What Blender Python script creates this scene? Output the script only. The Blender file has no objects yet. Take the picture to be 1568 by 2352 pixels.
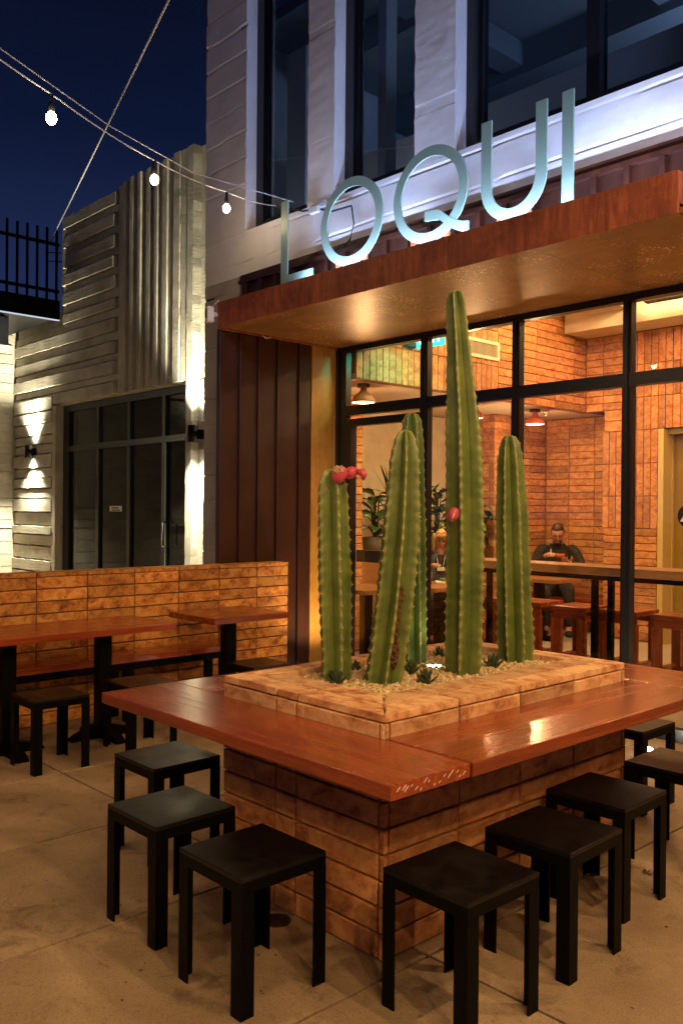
import bpy, bmesh, math, random
from math import sin, cos, pi, radians
from mathutils import Vector, Matrix, Euler
random.seed(7)
sc = bpy.context.scene
COL = sc.collection

# ------------------------------------------------------------------ camera
YAW, PIT, ROL, H = .821786, -.00206, .0083317, 1.58
f_ = Vector((-sin(YAW)*cos(PIT), cos(YAW)*cos(PIT), sin(PIT)))
r_ = Vector((cos(YAW), sin(YAW), 0)); u_ = r_.cross(f_)
rr = r_*cos(ROL) + u_*sin(ROL); uu = -r_*sin(ROL) + u_*cos(ROL)
cd = bpy.data.cameras.new('camera'); cam = bpy.data.objects.new('camera', cd); COL.objects.link(cam)
cd.sensor_fit = 'VERTICAL'; cd.sensor_height = 36; cd.lens = 36*2022.4/2352
cd.clip_start = .05; cd.clip_end = 600
m = Matrix((rr, uu, -f_)).transposed().to_4x4(); m.translation = (0, 0, H)
cam.matrix_world = m
sc.camera = cam
# ------------------------------------------------------------------ sky and exposure
SKY_STRENGTH = .075
w = bpy.data.worlds.new('World'); sc.world = w; w.use_nodes = True
nt = w.node_tree; nt.nodes.clear()
wo = nt.nodes.new('ShaderNodeOutputWorld'); bg = nt.nodes.new('ShaderNodeBackground')
tc = nt.nodes.new('ShaderNodeTexCoord'); sx = nt.nodes.new('ShaderNodeSeparateXYZ'); cr = nt.nodes.new('ShaderNodeValToRGB')
nt.links.new(tc.outputs['Generated'], sx.inputs[0]); nt.links.new(sx.outputs['Z'], cr.inputs[0])
e = cr.color_ramp.elements
e[0].position = 0.0; e[0].color = (.34, .52, 1.4, 1)
e[1].position = 1.0; e[1].color = (.02, .025, .07, 1)
x = cr.color_ramp.elements.new(.24); x.color = (.16, .27, .92, 1)
x = cr.color_ramp.elements.new(.38); x.color = (.05, .10, .38, 1)
x = cr.color_ramp.elements.new(.55); x.color = (.025, .04, .14, 1)
nt.links.new(cr.outputs[0], bg.inputs[0]); bg.inputs[1].default_value = SKY_STRENGTH
nt.links.new(bg.outputs[0], wo.inputs[0])
vs = sc.view_settings; vs.view_transform = 'Standard'; vs.look = 'None'; vs.gamma = 1; vs.exposure = .18
sc.cycles.use_denoising = True
sc.cycles.max_bounces = 8; sc.cycles.diffuse_bounces = 4; sc.cycles.glossy_bounces = 4
sc.cycles.transmission_bounces = 8; sc.cycles.transparent_max_bounces = 16
sc.cycles.sample_clamp_indirect = 4
sc.cycles.caustics_reflective = False; sc.cycles.caustics_refractive = False
# lamp powers, tuned here
WARM = (1, .57, .25); AMBER = (1, .66, .34); COOL = (.47, .60, 1.0); SCONCE = (1, .89, .63)
P_STRING = 90.; P_STRING2 = 4200.; P_STRING3 = 1000.; P_LED = 42.; P_FLOOD = 300.; P_SCONCE = 900.; P_PENDANT = 40.; P_DOWN = 88.; P_UP = 58.
P_PLANTER = 4.; P_UPROOM = 40.

# ------------------------------------------------------------------ materials
def mat(name):
    m = bpy.data.materials.new(name); m.use_nodes = True
    return m, m.node_tree, m.node_tree.nodes['Principled BSDF']
def N(t, kind, **k):
    n = t.nodes.new('ShaderNode'+kind)
    for a, b in k.items(): setattr(n, a, b)
    return n
def coords(t, scale=(1, 1, 1), rand=True, space='Object'):
    tc = N(t, 'TexCoord'); mp = N(t, 'Mapping'); mp.inputs['Scale'].default_value = scale
    t.links.new(tc.outputs[space], mp.inputs[0])
    if not rand: return mp.outputs[0], None
    oi = N(t, 'ObjectInfo'); mu = N(t, 'Math', operation='MULTIPLY'); mu.inputs[1].default_value = 57.3
    t.links.new(oi.outputs['Random'], mu.inputs[0])
    ad = N(t, 'VectorMath', operation='ADD'); t.links.new(mp.outputs[0], ad.inputs[0]); t.links.new(mu.outputs[0], ad.inputs[1])
    return ad.outputs[0], oi.outputs['Random']
def noise(t, vec, scale, detail=4, rough=.55, dist=0):
    n = N(t, 'TexNoise'); n.inputs['Scale'].default_value = scale; n.inputs['Detail'].default_value = detail
    n.inputs['Roughness'].default_value = rough; n.inputs['Distortion'].default_value = dist
    if vec is not None: t.links.new(vec, n.inputs['Vector'])
    return n.outputs['Fac']
def ramp(t, fac, stops):
    r = N(t, 'ValToRGB'); el = r.color_ramp.elements
    while len(el) < len(stops): el.new(.5)
    for s, (p, c) in zip(el, stops): s.position = p; s.color = (*c, 1) if len(c) == 3 else c
    t.links.new(fac, r.inputs[0]); return r.outputs[0]
def mix(t, fac, a, b, mode='MIX'):
    m = N(t, 'MixRGB', blend_type=mode)
    for i, v in ((0, fac), (1, a), (2, b)):
        if isinstance(v, (int, float)): m.inputs[i].default_value = v
        elif isinstance(v, tuple): m.inputs[i].default_value = (*v, 1)
        else: t.links.new(v, m.inputs[i])
    return m.outputs[0]
def bump(t, b, fac, strength=.3, dist=.01, prev=None):
    n = N(t, 'Bump'); n.inputs['Strength'].default_value = strength; n.inputs['Distance'].default_value = dist
    t.links.new(fac, n.inputs['Height'])
    if prev is not None: t.links.new(prev, n.inputs['Normal'])
    t.links.new(n.outputs[0], b.inputs['Normal']); return n.outputs[0]
def plain(name, col, rough=.5, metal=0, spec=.5, emit=None, es=0, bumpy=0, bscale=200):
    m, t, b = mat(name); b.inputs['Base Color'].default_value = (*col, 1)
    b.inputs['Roughness'].default_value = rough; b.inputs['Metallic'].default_value = metal
    b.inputs['Specular IOR Level'].default_value = spec
    if emit: b.inputs['Emission Color'].default_value = (*emit, 1); b.inputs['Emission Strength'].default_value = es
    if bumpy:
        v, _ = coords(t); bump(t, b, noise(t, v, bscale, 2), bumpy, .002)
    return m
def tile_mat(name, dark, midc, light, seed=0):
    m, t, b = mat(name)
    v, rnd = coords(t, (.7, 1, 1))
    n1 = noise(t, v, 13+seed, 8, .68, .45); n2 = noise(t, v, 46, 6, .68, .2); n3 = noise(t, v, 150, 3, .6)
    c = ramp(t, n1, [(.36, dark), (.47, midc), (.58, light), (.72, midc)])
    c = mix(t, ramp(t, n2, [(.42, (0, 0, 0)), (.68, (1, 1, 1))]), c, mix(t, .5, c, light))
    c = mix(t, ramp(t, n3, [(.60, (0, 0, 0)), (.74, (1, 1, 1))]), c, mix(t, .55, c, dark))
    hv = N(t, 'HueSaturation')
    mr = N(t, 'MapRange'); mr.inputs[3].default_value = .72; mr.inputs[4].default_value = 1.22
    t.links.new(rnd, mr.inputs[0]); t.links.new(mr.outputs[0], hv.inputs['Value'])
    t.links.new(c, hv.inputs['Color']); t.links.new(hv.outputs[0], b.inputs['Base Color'])
    b.inputs['Roughness'].default_value = .72
    p = bump(t, b, n2, .35, .004); bump(t, b, n3, .25, .0015, p)
    return m
M = {}
M['tile'] = tile_mat('terracotta_tile', (.18, .042, .009), (.50, .175, .030), (.76, .38, .085))
M['tile_in'] = tile_mat('interior_terracotta', (.28, .082, .028), (.41, .150, .050), (.56, .265, .10), 3)
M['tile_pl'] = tile_mat('planter_terracotta', (.28, .080, .030), (.56, .27, .11), (.76, .50, .26), -3)
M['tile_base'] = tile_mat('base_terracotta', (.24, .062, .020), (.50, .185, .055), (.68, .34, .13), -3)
M['grout_in'] = plain('interior_grout', (.30, .115, .045), .9)
M['grout'] = plain('grout', (.20, .10, .045), .9, bumpy=.4, bscale=120)
def wood(name, dark, light, axis, rough=.30, coat=.35):
    m, t, b = mat(name)
    s = [26, 26, 26]; s[axis] = 1.1
    v, rnd = coords(t, tuple(s)); n1 = noise(t, v, 1.0, 5, .6, .35)
    s2 = [150, 150, 150]; s2[axis] = 5
    v2, _ = coords(t, tuple(s2)); n2 = noise(t, v2, 1.0, 3, .6)
    v3, _ = coords(t); n3 = noise(t, v3, 2.2, 3)
    c = ramp(t, n1, [(.28, dark), (.52, tuple((a+b_)/2 for a, b_ in zip(dark, light))), (.74, light)])
    c = mix(t, ramp(t, n2, [(.48, (0, 0, 0)), (.70, (1, 1, 1))]), c, mix(t, .6, c, dark))
    c = mix(t, ramp(t, n3, [(.35, (0, 0, 0)), (.7, (.5, .5, .5))]), c, light)
    hv = N(t, 'HueSaturation'); mr = N(t, 'MapRange'); mr.inputs[3].default_value = .85; mr.inputs[4].default_value = 1.15
    t.links.new(rnd, mr.inputs[0]); t.links.new(mr.outputs[0], hv.inputs['Value']); t.links.new(c, hv.inputs['Color'])
    t.links.new(hv.outputs[0], b.inputs['Base Color'])
    r = N(t, 'MapRange'); r.inputs[3].default_value = rough-.08; r.inputs[4].default_value = rough+.12
    t.links.new(n1, r.inputs[0]); t.links.new(r.outputs[0], b.inputs['Roughness'])
    b.inputs['Coat Weight'].default_value = coat; b.inputs['Coat Roughness'].default_value = .15
    bump(t, b, n2, .12, .0012)
    return m
for ax, nm in enumerate('xyz'):
    M['wood_'+nm] = wood('mahogany_wood_'+nm, (.115, .018, .005), (.41, .076, .016), ax, .24, .5)
    M['oak_'+nm] = wood('counter_wood_'+nm, (.20, .075, .022), (.40, .18, .06), ax, .42, .1)
M['black_seat'] = plain('black_seat_coat', (.003, .003, .0034), .34, 0, .36, bumpy=.12, bscale=600)
def worn_black():
    m, t, b = mat('black_seat_coat'); v, _ = coords(t); n1 = noise(t, v, 6, 5, .7, .4); n2 = noise(t, v, 90, 3, .7)
    c = ramp(t, n1, [(.45, (.003, .003, .0034)), (.75, (.012, .011, .010))]); c = mix(t, ramp(t, n2, [(.66, (0, 0, 0)), (.74, (.6, .6, .6))]), c, (.03, .027, .024))
    t.links.new(c, b.inputs['Base Color']); t.links.new(ramp(t, n1, [(.3, (.28, .28, .28)), (.7, (.48, .48, .48))]), b.inputs['Roughness'])
    b.inputs['Specular IOR Level'].default_value = .36; return m
M['black_seat'] = worn_black()
M['black'] = plain('black_powder_coat', (.002, .002, .0022), .45, 0, .10, bumpy=.12, bscale=600)
M['frame'] = plain('black_window_frame', (.008, .009, .011), .32, 0, .5)
def corten(name, dark, light, axis_scale, rough=.55, metal=0.0, speck=None):
    m, t, b = mat(name)
    v, rnd = coords(t, axis_scale); n1 = noise(t, v, 1.0, 6, .65, .2)
    v2, _ = coords(t); n2 = noise(t, v2, 3.2, 4); n3 = noise(t, v2, 90, 3)
    mid = tuple((a+c)/2 for a, c in zip(dark, light))
    c = ramp(t, n1, [(.3, dark), (.5, mid), (.72, light)])
    c = mix(t, ramp(t, n2, [(.38, (0, 0, 0)), (.62, (.75, .75, .75))]), c, dark)
    c = mix(t, ramp(t, noise(t, v2, 16, 5, .7), [(.52, (0, 0, 0)), (.72, (.55, .55, .55))]), c, light)
    if speck:
        v4, _ = coords(t, (1, 2.2, 1)); vo = N(t, 'TexVoronoi'); vo.inputs['Scale'].default_value = 26; t.links.new(v4, vo.inputs['Vector'])
        sp = ramp(t, vo.outputs['Distance'], [(.16, (1, 1, 1)), (.30, (0, 0, 0))])
        gate = ramp(t, noise(t, v2, 2.4, 3), [(.46, (0, 0, 0)), (.62, (1, 1, 1))])
        sp = mix(t, 1., sp, gate, 'MULTIPLY'); c = mix(t, sp, c, speck)
    t.links.new(c, b.inputs['Base Color']); b.inputs['Roughness'].default_value = rough; b.inputs['Metallic'].default_value = metal
    bump(t, b, n3, .2, .001)
    return m
M['rust_v'] = corten('weathering_steel', (.14, .028, .008), (.50, .135, .032), (26, 26, 3.2), .55)
M['rust_panel'] = corten('weathering_steel_panel', (.022, .0055, .0025), (.058, .015, .006), (12, 12, .8), .42)
M['gold'] = corten('gold_patina_steel', (.34, .165, .03), (.56, .32, .075), (34, 34, 1.4), .34, .15)
M['soffit'] = corten('soffit_steel', (.16, .066, .018), (.31, .14, .042), (2.2, 7, 7), .40, .25, (.95, .66, .28))
def concrete(name, c1, c2, wscale=None, bumps=.5, rough=.85, cracks=False, stains=None):
    m, t, b = mat(name)
    v, rnd = coords(t); n1 = noise(t, v, 2.4, 6, .6, .3); n2 = noise(t, v, 22, 5, .65); n3 = noise(t, v, 180, 3, .6)
    c = ramp(t, n1, [(.3, c1), (.7, c2)])
    c = mix(t, ramp(t, n2, [(.5, (0, 0, 0)), (.8, (.55, .55, .55))]), c, c1)
    if stains:
        ns = noise(t, v, 5.5, 5, .7, .5); c = mix(t, ramp(t, ns, [(.54, (0, 0, 0)), (.70, (.8, .8, .8))]), c, stains)
        vo = N(t, 'TexVoronoi'); vo.inputs['Scale'].default_value = 7; t.links.new(v, vo.inputs['Vector'])
        sp = ramp(t, vo.outputs['Distance'], [(.045, (1, 1, 1)), (.075, (0, 0, 0))])
        sp = mix(t, 1., sp, ramp(t, noise(t, v, 1.7, 2), [(.5, (0, 0, 0)), (.6, (.7, .7, .7))]), 'MULTIPLY')
        c = mix(t, sp, c, tuple(q*.25 for q in stains))
    if stains:
        ng = noise(t, v, 130, 2, .7); c = mix(t, ramp(t, ng, [(.36, (.45, .45, .45)), (.46, (0, 0, 0))]), c, tuple(q*.8 for q in stains))
        c = mix(t, ramp(t, noise(t, v, 75, 3, .75), [(.58, (0, 0, 0)), (.70, (.3, .3, .3))]), c, tuple(min(1, q*1.45) for q in c2))
    t.links.new(c, b.inputs['Base Color']); b.inputs['Roughness'].default_value = rough
    p = bump(t, b, n2, bumps, .01)
    if wscale:
        vw, _ = coords(t, wscale); p = bump(t, b, noise(t, vw, 1.0, 5, .6, .9), bumps, .012, p)
    bump(t, b, n3, .3, .002, p)
    return m
M['board_h'] = concrete('board_formed_concrete', (.32, .295, .23), (.56, .53, .44), (2.2, 30, 30), .42)
M['board_v'] = concrete('board_formed_concrete_upright', (.32, .30, .24), (.56, .54, .45), (22, 22, 60), .6)
M['painted'] = concrete('painted_concrete', (.66, .66, .67), (.80, .80, .80), (1.2, 1.2, 9), .13, .6)
M['grey_block'] = concrete('grey_concrete', (.30, .29, .27), (.42, .41, .38), None, .4)
M['floor'] = concrete('patio_concrete', (.255, .178, .105), (.43, .32, .20), None, .12, .6, stains=(.125, .085, .05))
M['joint'] = plain('dark_joint', (.02, .014, .009), .9)
M['in_floor'] = concrete('interior_concrete_floor', (.33, .27, .20), (.46, .39, .30), None, .1, .45)
M['beige'] = concrete('beige_concrete', (.44, .36, .24), (.60, .51, .36), None, .3)
M['plaster'] = plain('plaster_ceiling', (.62, .50, .38), .8)
M['cream'] = concrete('cream_painted_beam', (.58, .50, .36), (.68, .60, .45), None, .6, .7)
M['dark'] = plain('dark_interior', (.06, .065, .075), .8)
M['deep'] = plain('unlit_interior', (.035, .038, .036), .7)
M['upper_in'] = plain('upper_room_paint', (.22, .24, .26), .85, bumpy=.3, bscale=12)
M['steel'] = plain('brushed_steel', (.6, .6, .6), .25, 1)
M['galv'] = plain('galvanised_steel', (.35, .37, .38), .45, .6)
M['white'] = plain('white_plastic', (.75, .73, .68), .4)
M['blackplastic'] = plain('black_plastic', (.01, .01, .01), .25)
M['cable_b'] = plain('black_cable', (.012, .012, .014), .5)
M['cable_w'] = plain('pale_cable', (.55, .55, .56), .35)
M['letter'] = plain('letter_metal', (.25, .39, .32), .40, .2)
M['shade'] = plain('terracotta_shade', (.52, .10, .035), .6)
M['added_shade'] = plain('added_bulb_shade', (.30, .28, .25), .5)
M['bronze'] = plain('bronze_cap', (.05, .03, .02), .4, .6)
M['skin'] = plain('skin', (.52, .25, .16), .5)
M['hair_blond'] = plain('blond_hair', (.58, .33, .10), .55, bumpy=.6, bscale=60)
M['hair_dark'] = plain('dark_hair', (.05, .02, .012), .55)
M['denim'] = plain('denim', (.075, .11, .15), .85, bumpy=.4, bscale=300)
M['black_cloth'] = plain('black_cloth', (.012, .012, .014), .85)
M['eye'] = plain('eye_dark', (.02, .012, .01), .3)
M['lip'] = plain('lips', (.42, .06, .05), .45)
M['drink'] = plain('red_drink', (.22, .02, .015), .15)
M['food'] = plain('salad', (.16, .20, .05), .7, bumpy=.5, bscale=50)
M['paper'] = plain('paper', (.75, .68, .55), .8)
M['gravel'] = None
def glass(name, tint=(.9, .95, .95), refl=1.0):
    m = bpy.data.materials.new(name); m.use_nodes = True; t = m.node_tree; t.nodes.clear()
    o = N(t, 'OutputMaterial'); tr = N(t, 'BsdfTransparent'); gl = N(t, 'BsdfGlossy'); mx = N(t, 'MixShader'); fr = N(t, 'Fresnel')
    ge = N(t, 'NewGeometry'); io = N(t, 'MapRange'); io.inputs[3].default_value = 1.5; io.inputs[4].default_value = 1/1.5   # same index seen from either face
    t.links.new(ge.outputs['Backfacing'], io.inputs[0]); t.links.new(io.outputs[0], fr.inputs['IOR']); tr.inputs[0].default_value = (*tint, 1); gl.inputs['Roughness'].default_value = .01
    gl.inputs[0].default_value = (refl, refl, refl, 1)
    t.links.new(fr.outputs[0], mx.inputs[0]); t.links.new(tr.outputs[0], mx.inputs[1]); t.links.new(gl.outputs[0], mx.inputs[2]); t.links.new(mx.outputs[0], o.inputs[0])
    return m
M['glass'] = glass('clear_glass', (.93, .95, .94))
M['glass_dark'] = glass('tinted_glass', (.20, .24, .23), 1.0)
M['glass_up'] = glass('upper_glass', (.62, .70, .80), 1.0)
def emit(name, col, s):
    m = bpy.data.materials.new(name); m.use_nodes = True; t = m.node_tree; t.nodes.clear()
    o = N(t, 'OutputMaterial'); e = N(t, 'Emission'); e.inputs[0].default_value = (*col, 1); e.inputs[1].default_value = s
    t.links.new(e.outputs[0], o.inputs[0]); return m
M['bulb'] = emit('string_bulb_glow', (1, .70, .40), P_STRING)
M['bulb2'] = emit('amber_bulb_glow', (1, .60, .27), P_STRING2)
M['bulb3'] = emit('fill_bulb_glow', (1, .60, .27), P_STRING3)
M['pend_glow'] = emit('pendant_bulb_glow', (1, .62, .30), 40)
M['sconce_glow'] = emit('sconce_lens_glow', (1, .95, .82), 60)
M['exit_glow'] = emit('exit_sign_glow', (.03, .80, .48), 3)
M['exit_white'] = emit('exit_letter_glow', (.5, 1, .85), 7)
M['up_glow'] = emit('uplight_lens_glow', (1, .93, .70), 260)
M['led_glow'] = emit('planter_led_glow', (1, .97, .85), 10)
M['stripe_glow'] = emit('deck_led_glow', (.75, .85, 1), .7)
def cactus_mat(name, c1, c2):
    m, t, b = mat(name); v, rnd = coords(t)
    n1 = noise(t, v, 9, 4, .6); n2 = noise(t, v, 70, 4, .65)
    c = ramp(t, n1, [(.3, c1), (.7, c2)]); c = mix(t, ramp(t, n2, [(.62, (0, 0, 0)), (.80, (.6, .6, .6))]), c, (.22, .20, .07))
    ge = N(t, 'NewGeometry'); c = mix(t, ramp(t, ge.outputs['Pointiness'], [(.52, (0, 0, 0)), (.60, (.75, .75, .75))]), c, (.36, .38, .13))  # rib crests lightened in colour, imitating light caught on their rims
    t.links.new(c, b.inputs['Base Color']); b.inputs['Roughness'].default_value = .45
    bump(t, b, n2, .25, .002); return m
M['cactus'] = cactus_mat('cactus_skin', (.052, .092, .014), (.150, .195, .036))
M['cactus_dk'] = cactus_mat('cactus_skin_dark', (.045, .11, .024), (.10, .18, .04))
M['areole'] = plain('areole', (.50, .40, .22), .8)
M['scar'] = plain('woody_scar', (.10, .045, .018), .9, bumpy=.8, bscale=60)
M['fruit'] = plain('pink_fruit', (.50, .06, .10), .45, bumpy=.3, bscale=60)
M['fruit_in'] = plain('fruit_flesh', (.55, .42, .24), .7, bumpy=.8, bscale=150)
M['succ'] = plain('succulent_leaf', (.045, .075, .035), .5)
M['leaf'] = plain('house_leaf', (.045, .095, .02), .4)
M['leaf_pale'] = plain('variegated_leaf', (.30, .34, .11), .45)
M['leaf_dk'] = plain('spiky_leaf', (.025, .04, .015), .5)
M['pot'] = plain('plant_pot', (.10, .06, .035), .6)
M['vent'] = plain('vent_paint', (.72, .60, .42), .5)
M['door_gold'] = plain('olive_door_paint', (.30, .19, .03), .42)
M['jamb'] = plain('door_jamb_paint', (.58, .44, .17), .5)
def gravel_mat():
    m, t, b = mat('gravel'); v, _ = coords(t, rand=False); n = noise(t, v, 45, 2); n2 = noise(t, v, 260, 2)
    t.links.new(ramp(t, n, [(.3, (.40, .27, .12)), (.5, (.62, .47, .25)), (.7, (.82, .70, .46))]), b.inputs['Base Color'])
    b.inputs['Roughness'].default_value = .7; bump(t, b, n2, .3, .002); return m
M['gravel'] = gravel_mat()

# ------------------------------------------------------------------ builders
class MB:
    def __init__(s): s.v = []; s.f = []; s.sm = []
    def add(s, vs, fs, smooth=False):
        o = len(s.v); s.v += [tuple(p) for p in vs]; s.f += [[i+o for i in q] for q in fs]; s.sm += [smooth]*len(fs); return s
    def box(s, x0, x1, y0, y1, z0, z1):
        return s.add([(x0,y0,z0),(x1,y0,z0),(x1,y1,z0),(x0,y1,z0),(x0,y0,z1),(x1,y0,z1),(x1,y1,z1),(x0,y1,z1)],
                     [(0,3,2,1),(4,5,6,7),(0,1,5,4),(1,2,6,5),(2,3,7,6),(3,0,4,7)])
    def bbox(s, x0, x1, y0, y1, z0, z1, b=.004):
        bm = bmesh.new(); t = MB().box(x0, x1, y0, y1, z0, z1)
        vs = [bm.verts.new(p) for p in t.v]
        for q in t.f: bm.faces.new([vs[i] for i in q])
        bmesh.ops.bevel(bm, geom=bm.edges[:], offset=b, segments=2, profile=.6, affect='EDGES')
        bm.verts.index_update(); s.add([v.co[:] for v in bm.verts], [[v.index for v in q.verts] for q in bm.faces]); bm.free(); return s
    def tube(s, pts, r, n=8, caps=True):
        pts = [Vector(p) for p in pts]; rs = r if isinstance(r, (list, tuple)) else [r]*len(pts); vs = []; fs = []
        for i, p in enumerate(pts):
            d = (pts[min(i+1, len(pts)-1)] - pts[max(i-1, 0)]).normalized()
            a = d.cross(Vector((0, 0, 1)) if abs(d.z) < .95 else Vector((1, 0, 0))).normalized(); b = d.cross(a)
            for k in range(n): vs.append(p + (a*cos(2*pi*k/n) + b*sin(2*pi*k/n))*rs[i])
        for i in range(len(pts)-1):
            for k in range(n): fs.append((i*n+k, i*n+(k+1) % n, (i+1)*n+(k+1) % n, (i+1)*n+k))
        s.add(vs, fs, True)
        if caps:
            o = len(s.v)-len(vs); s.f += [[o+k for k in range(n)][::-1], [o+(len(pts)-1)*n+k for k in range(n)]]; s.sm += [False]*2
        return s
    def lathe(s, prof, c=(0, 0, 0), n=24, smooth=True):
        vs = []; fs = []
        for r, z in prof:
            for k in range(n): vs.append((c[0]+r*cos(2*pi*k/n), c[1]+r*sin(2*pi*k/n), c[2]+z))
        for i in range(len(prof)-1):
            for k in range(n): fs.append((i*n+k, i*n+(k+1) % n, (i+1)*n+(k+1) % n, (i+1)*n+k))
        return s.add(vs, fs, smooth)
    def cyl(s, c, r, z0, z1, n=20): return s.lathe([(0.0005, z0), (r, z0), (r, z1), (.0005, z1)], c, n, False)
    def prism_xz(s, poly, y0, y1, holes=None):
        # poly: outline in X-Z (list), optional equally long inner ring -> ring prism
        n = len(poly)
        if holes is None:
            vs = [(x, y0, z) for x, z in poly] + [(x, y1, z) for x, z in poly]
            fs = [list(range(n))[::-1], list(range(n, 2*n))] + [(k, (k+1) % n, n+(k+1) % n, n+k) for k in range(n)]
        else:
            vs = [(x, y0, z) for x, z in poly] + [(x, y0, z) for x, z in holes] + [(x, y1, z) for x, z in poly] + [(x, y1, z) for x, z in holes]
            fs = []
            for k in range(n):
                j = (k+1) % n
                fs += [(k, n+k, n+j, j), (2*n+k, 2*n+j, 3*n+j, 3*n+k), (k, j, 2*n+j, 2*n+k), (n+k, 3*n+k, 3*n+j, n+j)]
        return s.add(vs, fs)
    def strip_xz(s, a, b, y0, y1):
        # open band between two polylines a and b in X-Z
        n = len(a)
        for k in range(n-1):
            s.prism_xz([a[k], a[k+1], b[k+1], b[k]], y0, y1)
        return s
    def sphere(s, c, r, n=10, m=7):
        r = r if isinstance(r, (tuple, list)) else (r, r, r); vs = []; fs = []
        for i in range(m+1):
            a = pi*i/m
            for k in range(n): vs.append((c[0]+r[0]*sin(a)*cos(2*pi*k/n), c[1]+r[1]*sin(a)*sin(2*pi*k/n), c[2]+r[2]*cos(a)))
        for i in range(m):
            for k in range(n): fs.append((i*n+k, (i+1)*n+k, (i+1)*n+(k+1) % n, i*n+(k+1) % n))
        return s.add(vs, fs, True)
    def mesh(s, name):
        me = bpy.data.meshes.new(name); me.from_pydata(s.v, [], s.f); me.update()
        me.polygons.foreach_set('use_smooth', s.sm); me.validate()
        bm = bmesh.new(); bm.from_mesh(me); bmesh.ops.recalc_face_normals(bm, faces=bm.faces[:]); bm.to_mesh(me); bm.free()
        return me
def link(name, me, m=None, parent=None, loc=(0, 0, 0), rot=None):
    o = bpy.data.objects.new(name, me); COL.objects.link(o)
    if m is not None and not me.materials: me.materials.append(m)
    o.location = loc
    if rot: o.rotation_euler = rot
    if parent is not None: o.parent = parent
    return o
def part(name, mb, m, parent=None, loc=(0, 0, 0), rot=None, label=None, kind=None):
    o = link(name, mb.mesh(name), m, parent, loc, rot)
    if label: o['label'] = label
    if kind: o['kind'] = kind
    return o
def tag(o, label, cat, group=None):
    o['label'] = label; o['category'] = cat
    if group: o['group'] = group
    return o
def thing(name, label, cat, loc=(0, 0, 0), group=None, rot=None):
    o = bpy.data.objects.new(name, None); COL.objects.link(o); o.location = loc; o.empty_display_size = .1
    if rot: o.rotation_euler = rot
    return tag(o, label, cat, group)
def dup(o, loc=None, label=None, rot=None, parent=None):
    c = o.copy(); COL.objects.link(c)
    if parent is not None: c.parent = parent
    if loc is not None: c.location = loc
    if rot is not None: c.rotation_euler = rot
    if label: c['label'] = label
    for ch in list(o.children): dup(ch, parent=c)
    return c
def lamp(kind, name, loc, power, col, rot=None, **k):
    d = bpy.data.lights.new(name, kind); d.energy = power; d.color = col
    for a, b in k.items(): setattr(d, a, b)
    o = bpy.data.objects.new(name, d); COL.objects.link(o); o.location = loc
    if rot: o.rotation_euler = rot
    return o
# tiles: meshes shared by size; local x = length, z = height, front towards -y, origin at lower left of the front
TM = {}
def tile_mesh(L, h, d=.014, g=.0095, m='tile'):
    k = (round(L, 4), round(h, 4), d, m)
    if k in TM: return TM[k]
    a = g/2; b = .004
    def rect(x0, x1, z0, z1, y): return [(x0, y, z0), (x1, y, z0), (x1, y, z1), (x0, y, z1)]
    vs = rect(a, L-a, a, h-a, 0) + rect(a, L-a, a, h-a, -d+b*.6) + rect(a+b, L-a-b, a+b, h-a-b, -d)
    fs = [(8, 9, 10, 11)]
    for o in (0, 4):
        for i in range(4): fs.append((o+i, o+(i+1) % 4, o+4+(i+1) % 4, o+4+i))
    me = MB().add(vs, fs).mesh('tile'); me.materials.append(M[m]); TM[k] = me
    return me
def rows(z0, z1, p=.0927):
    n = max(1, round((z1-z0)/p)); return [(z0+(z1-z0)*i/n, (z1-z0)/n) for i in range(n)]
def tile(me, parent, p, rz, name='tile', jit=.0022):
    rd = random
    d = rd.uniform(-jit, jit)
    dx, dy = sin(rz)*d, -cos(rz)*d
    return link(name, me, None, parent, (p[0]+dx, p[1]+dy, p[2]), (rd.uniform(-.006, .006), 0, rz))
def tile_face(parent, o, rz, joints, z0, z1, m, name='tile', vertical=False, pitch=.0927, skip=None, d=.014):
    """o: base point of the face line, rz: direction angle, joints: distances along the face"""
    ux, uy = cos(rz), sin(rz)
    zs = rows(z0, z1, pitch) if not isinstance(z0, list) else z0
    for a, b in zip(joints, joints[1:]):
        for z, h in zs:
            if skip and skip((a+b)/2, z+h/2): continue
            tile(tile_mesh(b-a, h, d, m=m), parent, (o[0]+ux*a, o[1]+uy*a, o[2]+z), rz, name)
def steps(a, b, s):
    r = [a]
    while r[-1] + s < b-.03: r.append(r[-1]+s)
    r.append(b); return r
def add_text_bars(): pass

# ================================================================== SETTING
g = part('ground', MB().box(-220, 120, -120, 220, -.6, -.03), M['floor']); g['kind'] = 'structure'
patio = part('patio_floor', MB().box(-16.5, 6, -5, 5.78, -.03, -.012), M['joint']); patio['kind'] = 'structure'
xs = [-2.07+.965*k for k in range(-14, 7)]; ys = [-4.87, -2.45, -.05, 2.365, 5.78]
SL = {}
for x0, x1 in zip(xs, xs[1:]):
    for y0, y1 in zip(ys, ys[1:]):
        k = round(y1-y0, 3)
        if k not in SL: SL[k] = MB().bbox(.006, .959, .006, (y1-y0)-.006, 0, .0115, .003).mesh('slab'); SL[k].materials.append(M['floor'])
        link('slab', SL[k], None, patio, (x0, y0, -.0118+random.uniform(-.0006, .0006)))
infl = part('interior_floor', MB().box(-8.2, 2, 5.96, 10.5, -.03, .0), M['in_floor']); infl['kind'] = 'structure'

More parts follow.
